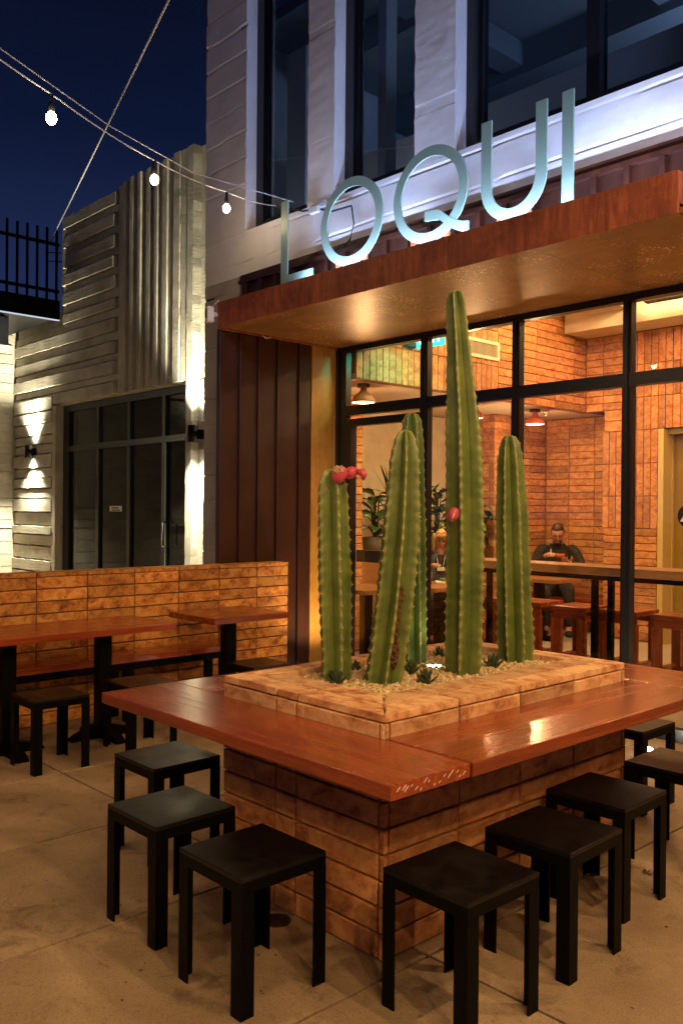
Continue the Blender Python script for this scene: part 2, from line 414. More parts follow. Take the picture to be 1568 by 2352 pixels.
# ================================================================== RESTAURANT BUILDING
B = thing('restaurant_building', 'white painted concrete building with rusty steel entrance and lit glass storefront', 'building', (-6.34, 4.7, 0))
BO = Vector((-6.34, 4.7, 0))
class Sub:   # builds in world coordinates, linked under the building
    pass
def bpart(name, mb, m, parent=None, label=None, kind=None):
    if parent is None: parent = B
    return part(name, mb, m, parent, tuple(-BO) if parent is B else (0, 0, 0), label=label, kind=kind)
YF = 4.70
XR = 1.5
# upper wall with three window openings; XL = outer corner
XL = -6.95
W = [(-6.32, -5.485), (-5.16, -4.31), (-3.925, -1.2)]
ZS, ZT = 4.055, 7.4
wall = MB()
wall.box(XL, XR, YF, YF+.28, 3.655, ZS)            # band under the windows
wall.box(XL, -6.41, YF, YF+.28, 0, 3.655)         # grey column down to the ground
xs2 = [XL] + [v for p in W for v in p] + [XR]
for i in range(0, len(xs2), 2): wall.box(xs2[i], xs2[i+1], YF, YF+.28, ZS, ZT)
wall.box(XL, XR, YF, YF+.28, ZT, 7.9)
def rough_wall(mb, amp=.012, cut=.09):
    bm = bmesh.new(); vs = [bm.verts.new(p) for p in mb.v]
    for q in mb.f: bm.faces.new([vs[i] for i in q])
    bm.verts.ensure_lookup_table()
    return bm
def wall_slab(x0, x1, z0, z1, m='painted', step=.07, amp=.0013, lines=.235, ycut=0):
    # subdivided front face with board lines and lumps, real relief; edges wander a little
    nx = max(2, int((x1-x0)/step)); nz = max(2, int((z1-z0)/.016))
    from mathutils import noise as mn
    vs = []; fs = []
    for j in range(nz+1):
        for i in range(nx+1):
            X = x0+(x1-x0)*i/nx; Z = z0+(z1-z0)*j/nz
            q = Vector((X*2.1, 3.3, Z*5)); d = amp*mn.noise(q)+amp*.9*mn.noise(q*3.7)
            ph = ((Z+.015*mn.noise(Vector((X*1.5, 0, Z)))) / lines) % 1
            bd = int(Z/lines); d += .005*((bd*7919 % 13)/13-.5)
            lump = mn.noise(Vector((X*5, 7.7, Z*3.2))); d += .010*max(0, lump-.28)
            if ph < .075: d -= .016*max(.1, min(1, .45+1.3*mn.noise(Vector((X*1.6, bd*1.7, 1)))))
            ex = 0
            if i in (0, nx): ex = .008*mn.noise(Vector((i, 5, Z*9)))
            vs.append((X+ex, YF-.004-max(-.012, d)-.008, Z))
    for j in range(nz):
        for i in range(nx):
            a = j*(nx+1)+i; fs.append((a, a+1, a+nx+2, a+nx+1))
    # closing skirt back to the wall core
    o = len(vs); ring = [i for i in range(nx+1)] + [j*(nx+1)+nx for j in range(1, nz+1)] + [nz*(nx+1)+i for i in range(nx-1, -1, -1)] + [j*(nx+1) for j in range(nz-1, 0, -1)]
    for i in ring: vs.append((vs[i][0], YF+.01, vs[i][2]))
    n = len(ring)
    for k in range(n): fs.append((ring[k], ring[(k+1) % n], o+(k+1) % n, o+k))
    return MB().add(vs, fs, False)
core = bpart('wall', wall, M['painted'])
UZ = 6.6
bpart('wall_face', wall_slab(XL, XR*0-.4, 3.66, ZS-.003), M['painted'])
bpart('wall_face', wall_slab(XL, W[0][0]-.004, ZS, UZ), M['painted'])
bpart('wall_face', wall_slab(W[0][1]+.004, W[1][0]-.004, ZS, UZ, lines=.9, amp=.0022), M['painted'])
bpart('wall_face', wall_slab(W[1][1]+.004, W[2][0]-.004, ZS, UZ, lines=1.1, amp=.002), M['painted'])
bpart('wall_face', wall_slab(W[2][1]+.004, -.4, ZS, UZ), M['painted'])
bpart('column_face', wall_slab(XL, -6.40, .0, 3.655, m='grey_block', lines=.235, amp=.004), M['grey_block'])
# side return of the upper block
bpart('side_wall', MB().box(XL, XL+.25, YF+.285, 10.5, 4.62, 7.9), M['painted'])
# upper windows
def upper_window(x0, x1, mull=()):
    fr = MB(); y0, y1 = YF+.10, YF+.19
    fr.box(x0+.002, x0+.10, y0, y1, ZS+.002, ZT); fr.box(x1-.07, x1-.002, y0, y1, ZS+.002, ZT)
    fr.box(x0+.10, x1-.07, y0, y1, ZS+.002, ZS+.075); fr.box(x0+.10, x1-.07, y0+.02, y1-.004, ZS+.075, ZS+.10)
    fr.box(x0+.10, x0+.125, y0+.02, y1-.004, ZS+.10, ZT)
    for xm in mull: fr.box(xm-.045, xm+.045, y0-.002, y1, ZS+.075, ZT)
    w_ = bpart('window', fr, M['frame'])
    xs = [x0+.10] + list(mull) + [x1-.07]
    for a, b in zip(xs, xs[1:]):
        part('pane', MB().box(a, b, YF+.145, YF+.151, ZS+.07, ZT), M['glass_up'], w_)
upper_window(*W[0]); upper_window(*W[1]); upper_window(*W[2], mull=(-2.93,))
# upper room
ur = MB(); ur.box(XL+.26, 1.4, 9.9, 10.0, 4.6, 6.4); ur.box(XL+.26, 1.4, YF+.29, 5.90, 3.80, 3.90); ur.box(XL+.26, 1.4, 5.95, 10.0, 4.52, 4.60); ur.box(XL+.26, 1.4, 5.901, 5.909, 3.9, 4.60); ur.box(1.4, 1.45, YF+.29, 10, 3.9, 6.4)
bpart('upper_room_wall', ur, M['upper_in'])
bpart('upper_ceiling', MB().box(XL+.26, 1.4, YF+.29, 9.9, 6.02, 6.12), M['upper_in'])
for yb in (5.55, 6.9, 8.3): bpart('ceiling_beam', MB().box(XL+.27, 1.39, yb, yb+.28, 5.72, 6.018), M['upper_in'])
for xb in (-5.2, -3.6): bpart('ceiling_beam', MB().box(xb, xb+.24, YF+.30, 9.88, 5.80, 6.016), M['upper_in'])
bpart('inner_post', MB().box(-6.21, -5.95, YF+.36, YF+.60, 3.905, 5.70), M['painted'], label='pale post behind the narrow window')
bpart('inner_post', MB().box(-5.02, -4.93, YF+.33, YF+.45, 3.905, 5.70), M['painted'])
# rust strip between canopy and concrete
rs = bpart('steel_band', MB().box(-6.34, -.4, YF-.03, YF+.05, 3.20, 3.60), M['rust_panel'])
part('band_trim', MB().box(-6.343, -.4, YF-.055, YF-.031, 3.603, 3.648).box(-6.343, -.4, YF-.075, YF-.032, 3.57, 3.601), M['rust_panel'], rs)
for k in range(26):
    xk = -6.28+k*.215
    if xk < -.5: part('band_rib', MB().box(xk, xk+.035, YF-.068, YF-.031, 3.20, 3.569), M['rust_panel'], rs)
bpart('wall_foot', MB().box(-6.34, -.4, YF-.025, YF+.05, 3.602, 3.656), M['grey_block'])
# canopy
CX0, CX1, CY0, CZ0, CZ1 = -6.36, -2.19, 4.42, 3.155, 3.38
can = bpart('canopy', MB().box(CX0, CX1, CY0+.02, YF-.032, 3.19, 3.21), M['rust_v'])
for a, b in ((CX0, -5.02), (-5.02, -3.76), (-3.76, -2.72), (-2.72, CX1)):
    part('fascia_panel', MB().bbox(a+.0015, b-.0015, CY0, CY0+.014, CZ0, CZ1, .002), M['rust_v'], can)
part('end_panel', MB().bbox(CX1-.014, CX1, CY0+.016, YF-.034, CZ0, CZ1, .002), M['rust_v'], can)
part('end_panel', MB().bbox(CX0, CX0+.014, CY0+.016, YF-.034, CZ0, CZ1, .002), M['rust_v'], can)
YG = 5.85
for a, b in ((CX0+.016, -4.6), (-4.6, -3.1), (-3.1, CX1-.016), (CX1-.014, XR)):
    part('soffit_panel', MB().bbox(a+.001, b-.001, CY0+.016, YG+.06, CZ0+.004, CZ0+.03, .0015), M['soffit'], can)
part('drip_edge', MB().box(-6.335, -6.315, CY0+.03, YG, CZ0-.012, CZ0+.0035), M['rust_v'], can)
part('soffit_wire', MB().tube([(-6.31, 4.88+.012*k, 3.15-.02*sin(pi*k/8)) for k in range(9)], .004, 6), M['white'], can)
# side return of the entrance: five panels with battens, then the smooth one
XP = -6.34
sp = bpart('side_panel', MB().box(XP-.05, XP-.021, CY0+.02, YG, 0, CZ0-.002), M['rust_panel'])
ysb = [4.44, 4.655, 4.86, 5.08, 5.34, 5.50]
for a, b in zip(ysb, ysb[1:]):
    part('metal_panel', MB().bbox(XP-.02, XP-.006, a+.012, b-.012, .002, CZ0-.003, .002), M['rust_panel'], sp)
    part('batten', MB().bbox(XP-.02, XP+.012, a-.011, a+.011, .002, CZ0-.013, .003), M['rust_panel'], sp)
part('smooth_panel', MB().bbox(XP-.02, XP+.004, 5.492, 5.80, .002, CZ0-.013, .003), M['gold'], sp)
# storefront glazing
gl = MB(); y0, y1 = YG-.03, YG+.04
XG1 = XR
gl.box(-6.338, -6.21, y0, y1, 0, 3.15)
gl.box(-6.21, XG1, y0, y1, 3.105, 3.152)
gl.box(-6.21, XG1, y0-.004, y1+.002, 2.49, 2.585)
gl.box(-5.13, XG1, y0+.002, y1-.002, 0, .09)
for a, b in ((-5.255, -5.165), (-4.268, -4.19), (-3.295, -3.22), (-2.3, -2.22), (-1.3, -1.22), (-.3, -.22)):
    gl.box(a, b, y0+.001, y1-.001, .09 if a > -5.2 else 0, 2.489); gl.box(a+.004, b-.004, y0+.001, y1-.001, 2.586, 3.104)
    gl.box(a+.022, b-.022, y0-.018, y0, .0, 3.10)
gl.box(-6.338, -6.30, y0-.02, y0-.001, 0, 3.15)
sf = bpart('storefront', gl, M['frame'])
pb = [-6.21, -5.21, -4.23, -3.258, -2.26, -1.26, -.26, XG1]
for i, (a, b) in enumerate(zip(pb, pb[1:])):
    part('pane', MB().box(a+.03, b-.03, YG+.002, YG+.008, 2.58, 3.11), M['glass'], sf)
    if i: part('pane', MB().box(a+.03, b-.03, YG+.002, YG+.008, .085, 2.495), M['glass'], sf)
dr = MB(); dr.box(-6.205, -6.13, y0-.01, y1, .01, 2.455); dr.box(-5.33, -5.262, y0-.01, y1, .01, 2.455); dr.box(-6.13, -5.33, y0-.01, y1, 2.385, 2.455); dr.box(-6.13, -5.33, y0-.01, y1, .01, .16)
door = bpart('entrance_door', dr, M['frame'])
part('pane', MB().box(-6.14, -5.32, YG+.002, YG+.008, .15, 2.39), M['glass'], door)
part('push_bar', MB().bbox(-6.13, -5.33, YG+.045, YG+.09, 1.085, 1.20, .004), M['frame'], door)
part('hinge', MB().bbox(-6.225, -6.205, y0-.03, y0-.008, 1.86, 1.99, .003), M['bronze'], door)
# interior shell
ZL = 2.86
YR, YB2, XBH, XN, XA = 10.0, 10.5, -6.17, -7.10, -7.94
bpart('header_wall', MB().box(XBH+.006, XR, YG+.06, YG+.09, 3.155, 5.0), M['plaster'])
bpart('header_soffit', MB().box(XBH+.006, XR, YG+.092, YG+.20, 3.14, 3.30), M['cream'])
bpart('interior_ceiling', MB().box(-6.2, XR, YG+.092, 10.0, 4.42, 4.5), M['cream'])
bpart('low_ceiling', MB().box(-8.1, -6.185, YG+.06, 10.6, ZL+.003, ZL+.05), M['plaster'])
bpart('right_end_wall', MB().box(XR, XR+.1, YG, 10.2, 0, 4.5), M['plaster'])
# bulkhead, hung wall of vertical then level tiles
bh = bpart('bulkhead', MB().box(XBH-.10, XBH-.012, YG+.062, YR+.10, ZL, 4.419), M['grout_in'])
o = (XBH-.012, 0, 0)
yv = steps(YG+.064, 8.16, .0925)
for a, b in zip(yv, yv[1:]):
    for z, h in ((ZL+.002, .37), (ZL+.372, .40), (ZL+.772, .40), (ZL+1.172, .386)):
        tile(tile_mesh(b-a, h, m='tile_in'), bh, (XBH-.012, a, z), pi/2)
for a, b in zip([8.16, 8.52, 8.92, 9.32, 9.72], [8.52, 8.92, 9.32, 9.72, 10.0]):
    for z, h in rows(ZL+.002, 4.418):
        tile(tile_mesh(b-a, h, m='tile_in'), bh, (XBH-.012, a, z), pi/2)
# right wall at Y=10 (level tiles, then upright ones, with the restroom door)
rw = bpart('tiled_wall', MB().box(XBH-.011, -5.17, YR+.014, YR+.10, ZL, 4.419).box(-5.90, -5.17, YR+.014, YR+.10, 0, ZL).box(-5.17, XR, YR+.014, YR+.10, 2.60, 4.419).box(-3.9, XR, YR+.014, YR+.1, 0, 2.6), M['grout_in'])
for a, b in zip([-6.16, -5.92, -5.55], [-5.92, -5.55, -5.55]):
    if b > a:
        for z, h in rows(ZL+.002, 3.80): tile(tile_mesh(b-a, h, m='tile_in'), rw, (a, YR+.013, z), 0)
vx = [-5.55+.0925*k for k in range(0, 34)]
for a, b in zip(vx, vx[1:]):
    for z, h in ((2.592, .40), (2.992, .40), (3.392, .40)):
        tile(tile_mesh(b-a, h, m='tile_in'), rw, (a, YR+.013, z), 0)
for a, b in zip(vx[:4], vx[1:5]):
    for z, h in ((2.184, .407), (1.783, .40), (1.383, .40)): tile(tile_mesh(b-a, h, m='tile_in'), rw, (a, YR+.013, z), 0)
for k in range(4):
    a = -5.55-.0925*(k+1)
    for z, h in ((2.184, .407), (1.783, .40), (1.383, .40)): tile(tile_mesh(.0925, h, m='tile_in'), rw, (a, YR+.013, z), 0)
for xa, wd_ in ((-5.90, .35),): tile(tile_mesh(wd_, .134, m='tile_in'), rw, (xa, YR+.013, 2.592), 0); tile(tile_mesh(wd_, .134, m='tile_in'), rw, (xa, YR+.013, 2.726), 0)
for z, h in rows(.02, 1.383): tile(tile_mesh(.37, h, m='tile_in'), rw, (-5.55, YR+.013, z), 0); tile(tile_mesh(.35, h, m='tile_in'), rw, (-5.90, YR+.013, z), 0)
# back wall of the nook
bw = bpart('nook_wall', MB().box(XN-.1, -5.5, YB2+.014, YB2+.1, 0, ZL).box(-5.6, -5.5, YR+.101, YB2+.1, 0, ZL), M['grout_in'])
tile_face(bw, (0, YB2+.013, 0), 0, [XN+.012, -6.725, -6.335, -5.95, -5.62], .01, ZL-.003, 'tile_in')
nw = bpart('nook_side_wall', MB().box(XN-.1, XN-.014, 9.34, YB2, 0, ZL).box(XA, XN-.101, 9.354, 9.45, 0, ZL), M['grout_in'])
tile_face(nw, (XN-.013, 0, 0), pi/2, [9.34, 9.72, 10.10, 10.49], .01, ZL-.003, 'tile_in')
tile_face(nw, (0, 9.353, 0), 0, [XA+.01, -7.70, -7.31, XN-.002], .01, ZL-.003, 'tile_in')
pw = bpart('entry_wall', MB().box(XN-.1, XN-.014, YG+.06, 6.93, 0, ZL), M['grout_in'])
tile_face(pw, (XN-.013, 0, 0), pi/2, [YG+.07, 6.12, 6.52, 6.925], .01, ZL-.003, 'tile_in')
bpart('alcove_wall', MB().box(XA-.08, XA, YG+.06, 9.45, 0, ZL).box(XA, XN-.101, 6.85, 6.93, 0, ZL), M['beige'])
bpart('ceiling_beam', MB().bbox(XBH+.002, XR, 9.50, 9.995, 3.80, 4.418, .012), M['cream'], label='cream painted concrete beam over tiled wall')
bpart('ceiling_beam', MB().bbox(XBH+.3, -5.3, 8.9, 9.49, 3.98, 4.418, .012), M['cream'])
# restroom door recess
rd = bpart('restroom_door', MB().bbox(-5.085, -3.95, 10.24, 10.28, .01, 2.52, .004), M['door_gold'])
part('door_jamb', MB().box(-5.168, -5.10, 9.985, 10.3, 0, 2.59).box(-5.10, -3.9, 10.10, 10.3, 2.53, 2.59).box(-5.10, -5.088, 10.2, 10.3, 0, 2.53), M['jamb'], rd)
part('reveal', MB().box(-5.4, -3.7, 10.31, 10.36, 0, 2.7).box(-3.93, -3.9, 9.99, 10.3, 0, 2.59), M['jamb'], rd)
sgn = thing('restroom_sign', 'round dark restroom sign with a pale triangle on the olive door', 'sign', (-4.885, 10.235, 1.545))
part('disc', MB().lathe([(.0005, 0), (.15, 0), (.152, .004), (.148, .009), (.0005, .009)], n=36), M['blackplastic'], sgn, rot=(pi/2, 0, 0))
part('triangle', MB().prism_xz([(-.118, -.068), (.118, -.068), (0, .136)], -.0125, -.0095), M['white'], sgn)
pi_ = MB()
for px in (-.045, .035):
    pi_.sphere((px, -.0135, .022), (.009, .002, .009)); pi_.prism_xz([(px-.013, -.02), (px+.013, -.02), (px+.011, .01), (px-.011, .01)], -.0155, -.0128)
    pi_.prism_xz([(px-.010, -.055), (px-.002, -.055), (px-.002, -.02), (px-.010, -.02)], -.0155, -.0128).prism_xz([(px+.002, -.055), (px+.010, -.055), (px+.010, -.02), (px+.002, -.02)], -.0155, -.0128)
part('pictogram', pi_, M['blackplastic'], sgn)

# ------------------------------------------------------------------ rooftop sign LOQUI
S = thing('shop_sign', 'tall metal letters LOQUI standing along the top of the rusty canopy', 'sign', (-4.2, 4.52, 3.38))
SO = (4.2, -4.52, -3.38)
ly0, ly1 = 4.514, 4.526
def letter(mb, lab):
    o = part('letter', mb, M['letter'], S, SO); o['label'] = lab
letter(MB().prism_xz([(-5.605, 3.408), (-5.212, 3.408), (-5.212, 3.475), (-5.521, 3.475), (-5.521, 4.082), (-5.605, 4.082)], ly0, ly1), 'metal letter L with bright foot')
def ring(cx, cz, rx, rz, t, n=64):
    return ([(cx+rx*cos(2*pi*k/n), cz+rz*sin(2*pi*k/n)) for k in range(n)], [(cx+(rx-t)*cos(2*pi*k/n), cz+(rz-t)*sin(2*pi*k/n)) for k in range(n)])
a, b = ring(-4.784, 3.738, .334, .328, .070); letter(MB().prism_xz(a, ly0, ly1, b), 'metal letter O, a plain ring')
a, b = ring(-4.007, 3.738, .334, .328, .070)
q = MB().prism_xz(a, ly0, ly1, b)
top = []; bot = []
for k in range(17):
    t = k/16; x = -4.045+t*.38
    zc = 3.597-.012*t-.155*(t**1.0)+.085*max(0, t-.70)
    wd = .034
    if t < .35: zc = 3.597-.07*t**1.3
    else: zc = 3.597-.07*.35**1.3-(.165)*(1-((1-t)/.65)**1.7)*.80
    top.append((x, zc+wd)); bot.append((x, zc-wd))
q.strip_xz(top, bot, ly0-.0015, ly1+.0015); letter(q, 'metal letter Q with a waved tail')
n = 24
def ucurve(cx, rx, rz, zc, top): return [(cx-rx, top)] + [(cx-rx*cos(pi*k/n), zc-rz*sin(pi*k/n)) for k in range(n+1)] + [(cx+rx, top)]
letter(MB().strip_xz(ucurve(-3.314, .248, .245, 3.65, 4.078), ucurve(-3.314, .168, .172, 3.65, 4.078), ly0, ly1), 'metal letter U with round bottom')
letter(MB().prism_xz([(-2.96, 3.412), (-2.882, 3.412), (-2.882, 4.076), (-2.96, 4.076)], ly0, ly1), 'metal letter I, a single upright bar')
for xs_ in (-5.56, -5.30, -4.93, -4.64, -4.16, -3.86, -3.42, -3.21, -2.92):
    part('stand', MB().box(xs_-.025, xs_+.025, ly1+.001, ly1+.012, 3.205, 3.47), M['rust_v'], S, SO)
# LED channels behind the fascia lip
led = thing('led_channel', 'slim light channel hidden behind the lip of the rusty canopy', 'light', (-4.1, 4.62, 3.212))
part('housing', MB().box(-1.6, 1.85, -.02, .02, 0, .02), M['galv'], led)
part('housing', MB().box(-1.6, 1.35, -.17, -.14, 0, .015), M['galv'], led)
lamp('AREA', 'canopy_led', (-3.75, 4.452, 3.335), P_LED, COOL, (radians(180-10), 0, 0), shape='RECTANGLE', size=3.1, size_y=.02, spread=radians(150))
lamp('POINT', 'upper_room_fill', (-2.8, 7.0, 5.0), P_UPROOM, (.62, .74, 1), shadow_soft_size=.2)  # unseen lamp added for the glow on the upper ceiling
lamp('POINT', 'upper_room_fill', (-5.32, 5.04, 4.12), P_UPROOM*.22, (.62, .74, 1), shadow_soft_size=.2)  # unseen fill behind the pilaster, added to brighten the pale post
fl_ = thing('flood_lamp', 'cool floodlight on a short arm off the white wall, outside the frame', 'flood lamp', (.25, 3.75, 3.62))
part('body', MB().bbox(-.10, .06, -.08, .08, -.13, -.07, .006), M['black'], fl_); part('arm', MB().box(-.02, .02, .02, .93, -.165, -.131), M['black'], fl_)
lamp('SPOT', 'flood_beam', (.25, 3.75, 3.62), P_FLOOD, (.46, .57, 1), (0, radians(180-62), radians(0)), spot_size=radians(100), spot_blend=.6, shadow_soft_size=.10)
lamp_o = bpy.data.objects['flood_beam']; lamp_o.rotation_euler = Vector((-3.4, .75, 1.75)).to_track_quat('-Z', 'Y').to_euler()
# security sensor
cs = thing('security_camera', 'small white security camera on the corner of the rusty canopy', 'camera', (-6.39, 4.385, 3.27), rot=(0, 0, radians(-22)))
part('housing', MB().bbox(-.038, .038, -.05, .012, -.07, .07, .012), M['white'], cs)
part('front_plate', MB().bbox(-.024, .024, -.053, -.049, -.035, .045, .002), M['blackplastic'], cs)
part('mount', MB().tube([(0, .012, 0), (.03, .03, 0)], .02, 10), M['white'], cs)
part('cable', MB().tube([(.03, .0, .06), (.06, .01, .085), (.12, .03, .10)], .005, 6), M['white'], cs)

# ================================================================== LEFT CONCRETE BUILDING
YL = 6.35
L = thing('concrete_building', 'board formed concrete building with tall dark glass doors and wall lamps', 'building', (-11.5, YL, 0))
LO = Vector((-11.5, YL, 0))
def lpart(name, mb, m, parent=None, label=None): return part(name, mb, m, parent or L, tuple(-LO) if parent is None else (0, 0, 0), label=label)
lw = MB()
lw.box(-13.55, -9.28, YL+.035, YL+.3, 3.235, 6.25); lw.box(-15.25, -13.56, YL+.035, YL+.3, 0, 4.75); lw.box(-13.56, -13.40, YL, YL+.3, 4.75, 6.22) if False else None
lw.box(-9.63, -8.25, YL+.02, YL+.3, 0, 3.235); lw.box(-9.28, -8.25, YL+.02, YL+.3, 3.235, 6.25)
lpart('wall', lw, M['board_h'])
from mathutils import noise as mn
def board(x0, x1, z0, z1, d, along='x', m='board_h', wob=.006):
    # proud board with slightly ragged long edges
    n = max(3, int((x1-x0 if along == 'x' else z1-z0)/.12)); vs = []; fs = []
    s1, s2 = random.random()*50, random.random()*50
    for i in range(n+1):
        t = i/n
        w1 = wob*mn.noise(Vector((s1+t*n*.7, 0, 0)))*1.5; w2 = wob*mn.noise(Vector((s2+t*n*.7, 3, 0)))*1.5
        dd = d+.004*mn.noise(Vector((s1, t*n*.5, 4)))
        if along == 'x':
            X = x0+(x1-x0)*t; pts = [(X, .036, z0+w1), (X, -dd, z0+w1+.004), (X, -dd, z1+w2-.004), (X, .036, z1+w2)]
        else:
            Z = z0+(z1-z0)*t; pts = [(x0+w1, .036, Z), (x0+w1+.004, -dd, Z), (x1+w2-.004, -dd, Z), (x1+w2, .036, Z)]
        vs += [(p[0], YL+p[1], p[2]) for p in pts]
    for i in range(n):
        for k in range(3): fs.append((i*4+k, i*4+k+1, i*4+5+k, i*4+4+k))
    fs += [(0, 1, 2, 3), (n*4, n*4+3, n*4+2, n*4+1)]
    return lpart('concrete_board', MB().add(vs, fs), M[m])
# level boards over the door (tongues that end left of the ribs)
z = 3.27; k = 0
while z < 6.2:
    h = random.uniform(.13, .19); gap = random.uniform(.11, .16)
    x0 = -15.24 if z+h < 4.6 else -13.37
    if z+h < 6.22: board(x0, -11.70+random.uniform(-.03, .03), z, z+h, random.uniform(.03, .055))
    if z+h+gap < 6.2 : board(x0, -11.62, z+h+.012, z+h+gap-.012, random.uniform(.004, .012))
    z += h+gap
z = .3
while z < 3.2:
    h = random.uniform(.15, .24); board(-15.24, -13.72, z, z+h-.02, random.choice((.012, .03, .05, .055)), wob=.009); z += h
board(-13.70, -13.575, 0, 3.22, .045, 'z')
# upright ribs
x = -11.58
i = 0
for wd, dp in ((.16, .03), (.10, .055), (.12, .015), (.11, .075), (.13, .03), (.09, .085), (.12, .02), (.11, .07), (.13, .035), (.09, .085), (.11, .05), (.13, .085), (.14, .06), (.17, .085), (.17, .07), (.16, .09)):
    if x+wd > -9.28: wd = -9.28-x
    if wd > .02: board(x, x+wd-.016, 3.25 if x+wd < -9.62 else .0, 6.24+.03*random.random(), dp, 'z', 'board_v', .010)
    x += wd
# wall running towards the viewer on the far left
lp = lpart('side_wall', MB().box(-15.75, -15.25, 1.0, YL+.3, 0, 4.75), M['board_h'])
z = .1
while z < 4.6:
    h = random.uniform(.14, .24); d = random.choice((.008, .018, .03))
    part('concrete_board', MB().bbox(-15.249, -15.25+d, 1.0, YL-.06, z+.008, z+h-.008, .004), M['board_h'], lp); z += h
# glass door wall
fr = MB(); y0, y1 = YL+.08, YL+.18
fr.box(-13.555, -13.36, y0, y1, 0, 3.23); fr.box(-13.36, -9.632, y0, y1, 3.13, 3.232); fr.box(-13.36, -9.632, y0-.01, y1+.002, 2.49, 2.575); fr.box(-13.36, -9.632, y0, y1, 0, .12); fr.box(-9.69, -9.633, y0+.002, y1-.002, .12, 3.13)
for c_ in (-12.40, -11.46, -10.51): fr.box(c_-.045, c_+.045, y0+.003, y1-.003, .12, 2.489); fr.box(c_-.04, c_+.04, y0+.003, y1-.003, 2.576, 3.129)
gd = lpart('glass_door_wall', fr, M['frame'])
for a, b in zip((-13.36, -12.4, -11.46, -10.51), (-12.4, -11.46, -10.51, -9.69)):
    part('pane', MB().box(a+.03, b-.03, YL+.12, YL+.128, .11, 2.5), M['glass_dark'], gd); part('pane', MB().box(a+.03, b-.03, YL+.12, YL+.128, 2.57, 3.14), M['glass_dark'], gd)
def dpull(y, s): return MB().tube([(-10.40, y, 1.06), (-10.40, y+s*.02, 1.06), (-10.40, y+s*.06, 1.065), (-10.40, y+s*.075, 1.085), (-10.40, y+s*.075, 1.375), (-10.40, y+s*.06, 1.395), (-10.40, y, 1.40)], .013, 8)
part('handle', dpull(YL+.079, -1), M['steel'], gd); part('handle', dpull(YL+.135, 1), M['steel'], gd)
part('door_edge', MB().box(-10.455, -10.435, y0-.004, y0-.001, .12, 2.48), M['galv'], gd)
nt_ = part('notice', MB().bbox(-12.06, -11.70, YL+.112, YL+.118, 1.535, 1.615, .001), M['white'], gd)
nb = MB(); random.seed(3)
for r0, zc in ((-12.0, 1.585), (-11.99, 1.552)):
    x = r0
    while x < -11.79:
        wd = random.uniform(.018, .05); nb.box(x, x+wd, YL+.108, YL+.1115, zc-.009, zc+.009); x += wd+.011
part('lettering', nb, M['blackplastic'], gd)
lr = MB(); lr.box(-13.6, -8.3, 9.4, 9.5, 0, 3.4); lr.box(-13.6, -13.5, YL+.31, 9.4, 0, 3.4); lr.box(-13.5, -8.3, YL+.31, 9.4, 3.25, 3.4); lr.box(-8.4, -8.3, YL+.31, 9.4, 0, 3.25); lr.box(-13.5, -8.4, YL+.31, 9.4, -.02, .004)
lpart('dark_room', lr, M['deep'])
# sconces
def sconce(x, label, pw, y=YL-.13):
    s = thing('wall_lamp', label, 'wall lamp', (x, y, 2.52), 'black cylinder wall lamps')
    part('housing', MB().lathe([(.050, -.095), (.063, -.105), (.063, .105), (.050, .095)], n=24), M['black'], s)
    part('bracket', MB().bbox(-.03, .03, .055, .13-.002 if y > YL-.14 else .2, -.06, .06, .004), M['black'], s)
    for sg in (-1, 1): part('lens', MB().lathe([(.0005, .0), (.05, .0)], (0, 0, sg*.078), 24, False), M['sconce_glow'], s)
    for sg in (-1, 1):
        lamp('SPOT', 'wall_lamp_beam', (x, y, 2.52+sg*.115), pw, SCONCE, (0 if sg < 0 else pi, 0, 0), spot_size=radians(104), spot_blend=1, shadow_soft_size=.045)
sconce(-14.40, 'black cylinder lamp on ridged concrete left of the dark glass doors', P_SCONCE)
sconce(-9.33, 'black cylinder lamp on the bright concrete pier beside the steel entrance', P_SCONCE*.95, YL-.225)
# lamp further along the far-left wall (outside the frame) lights that wall
s = thing('wall_lamp', 'black cylinder lamp on the far concrete side wall', 'wall lamp', (-15.05, 2.2, 2.52), 'black cylinder wall lamps')
part('housing', MB().lathe([(.050, -.095), (.063, -.105), (.063, .105), (.050, .095)], n=24), M['black'], s)
part('bracket', MB().box(-.17, -.055, -.03, .03, -.06, .06), M['black'], s)
for sg in (-1, 1): lamp('SPOT', 'wall_lamp_beam', (-15.05, 2.2, 2.52+sg*.115), P_SCONCE*.6, SCONCE, (0 if sg < 0 else pi, 0, 0), spot_size=radians(120), spot_blend=.7, shadow_soft_size=.03)

# ================================================================== BALCONY
XD = -13.3
bal = thing('balcony', 'dark steel balcony with tall picket railing high on the concrete building', 'balcony', (XD, 5.3, 4.55))
part('deck', MB().box(-2.4, 0, -4.3, .90, .03, .18), M['black'], bal)
part('edge_beam', MB().box(.001, .06, -4.3, .905, .0, .30), M['black'], bal)
part('light_strip', MB().box(.001, .064, -4.3, .905, -.012, -.002), M['stripe_glow'], bal)
part('under_beam', MB().box(-.55, -.45, -4.3, .30, -.42, .028).box(-.66, -.34, -4.3, .30, -.44, -.41), M['galv'], bal)
part('back_wall', MB().box(-2.0, -1.95, -4.3, .85, .18, .75), M['black'], bal)
pk = MB().box(.012, .042, -.016, .016, .30, 1.42).mesh('picket'); pk.materials.append(M['black'])
for k in range(26): link('picket', pk, None, bal, (0, .86-.158*k, random.uniform(-.01, .01)))
for zz in (.42, 1.16): part('rail', MB().box(.014, .040, -4.3, .905, zz, zz+.05), M['black'], bal)
pk2 = MB().box(-.015, .015, -.016, .016, .18, 1.02).mesh('picket'); pk2.materials.append(M['black'])
for k in range(9): link('picket', pk2, None, bal, (-1.3, -.3-.17*k, 0))
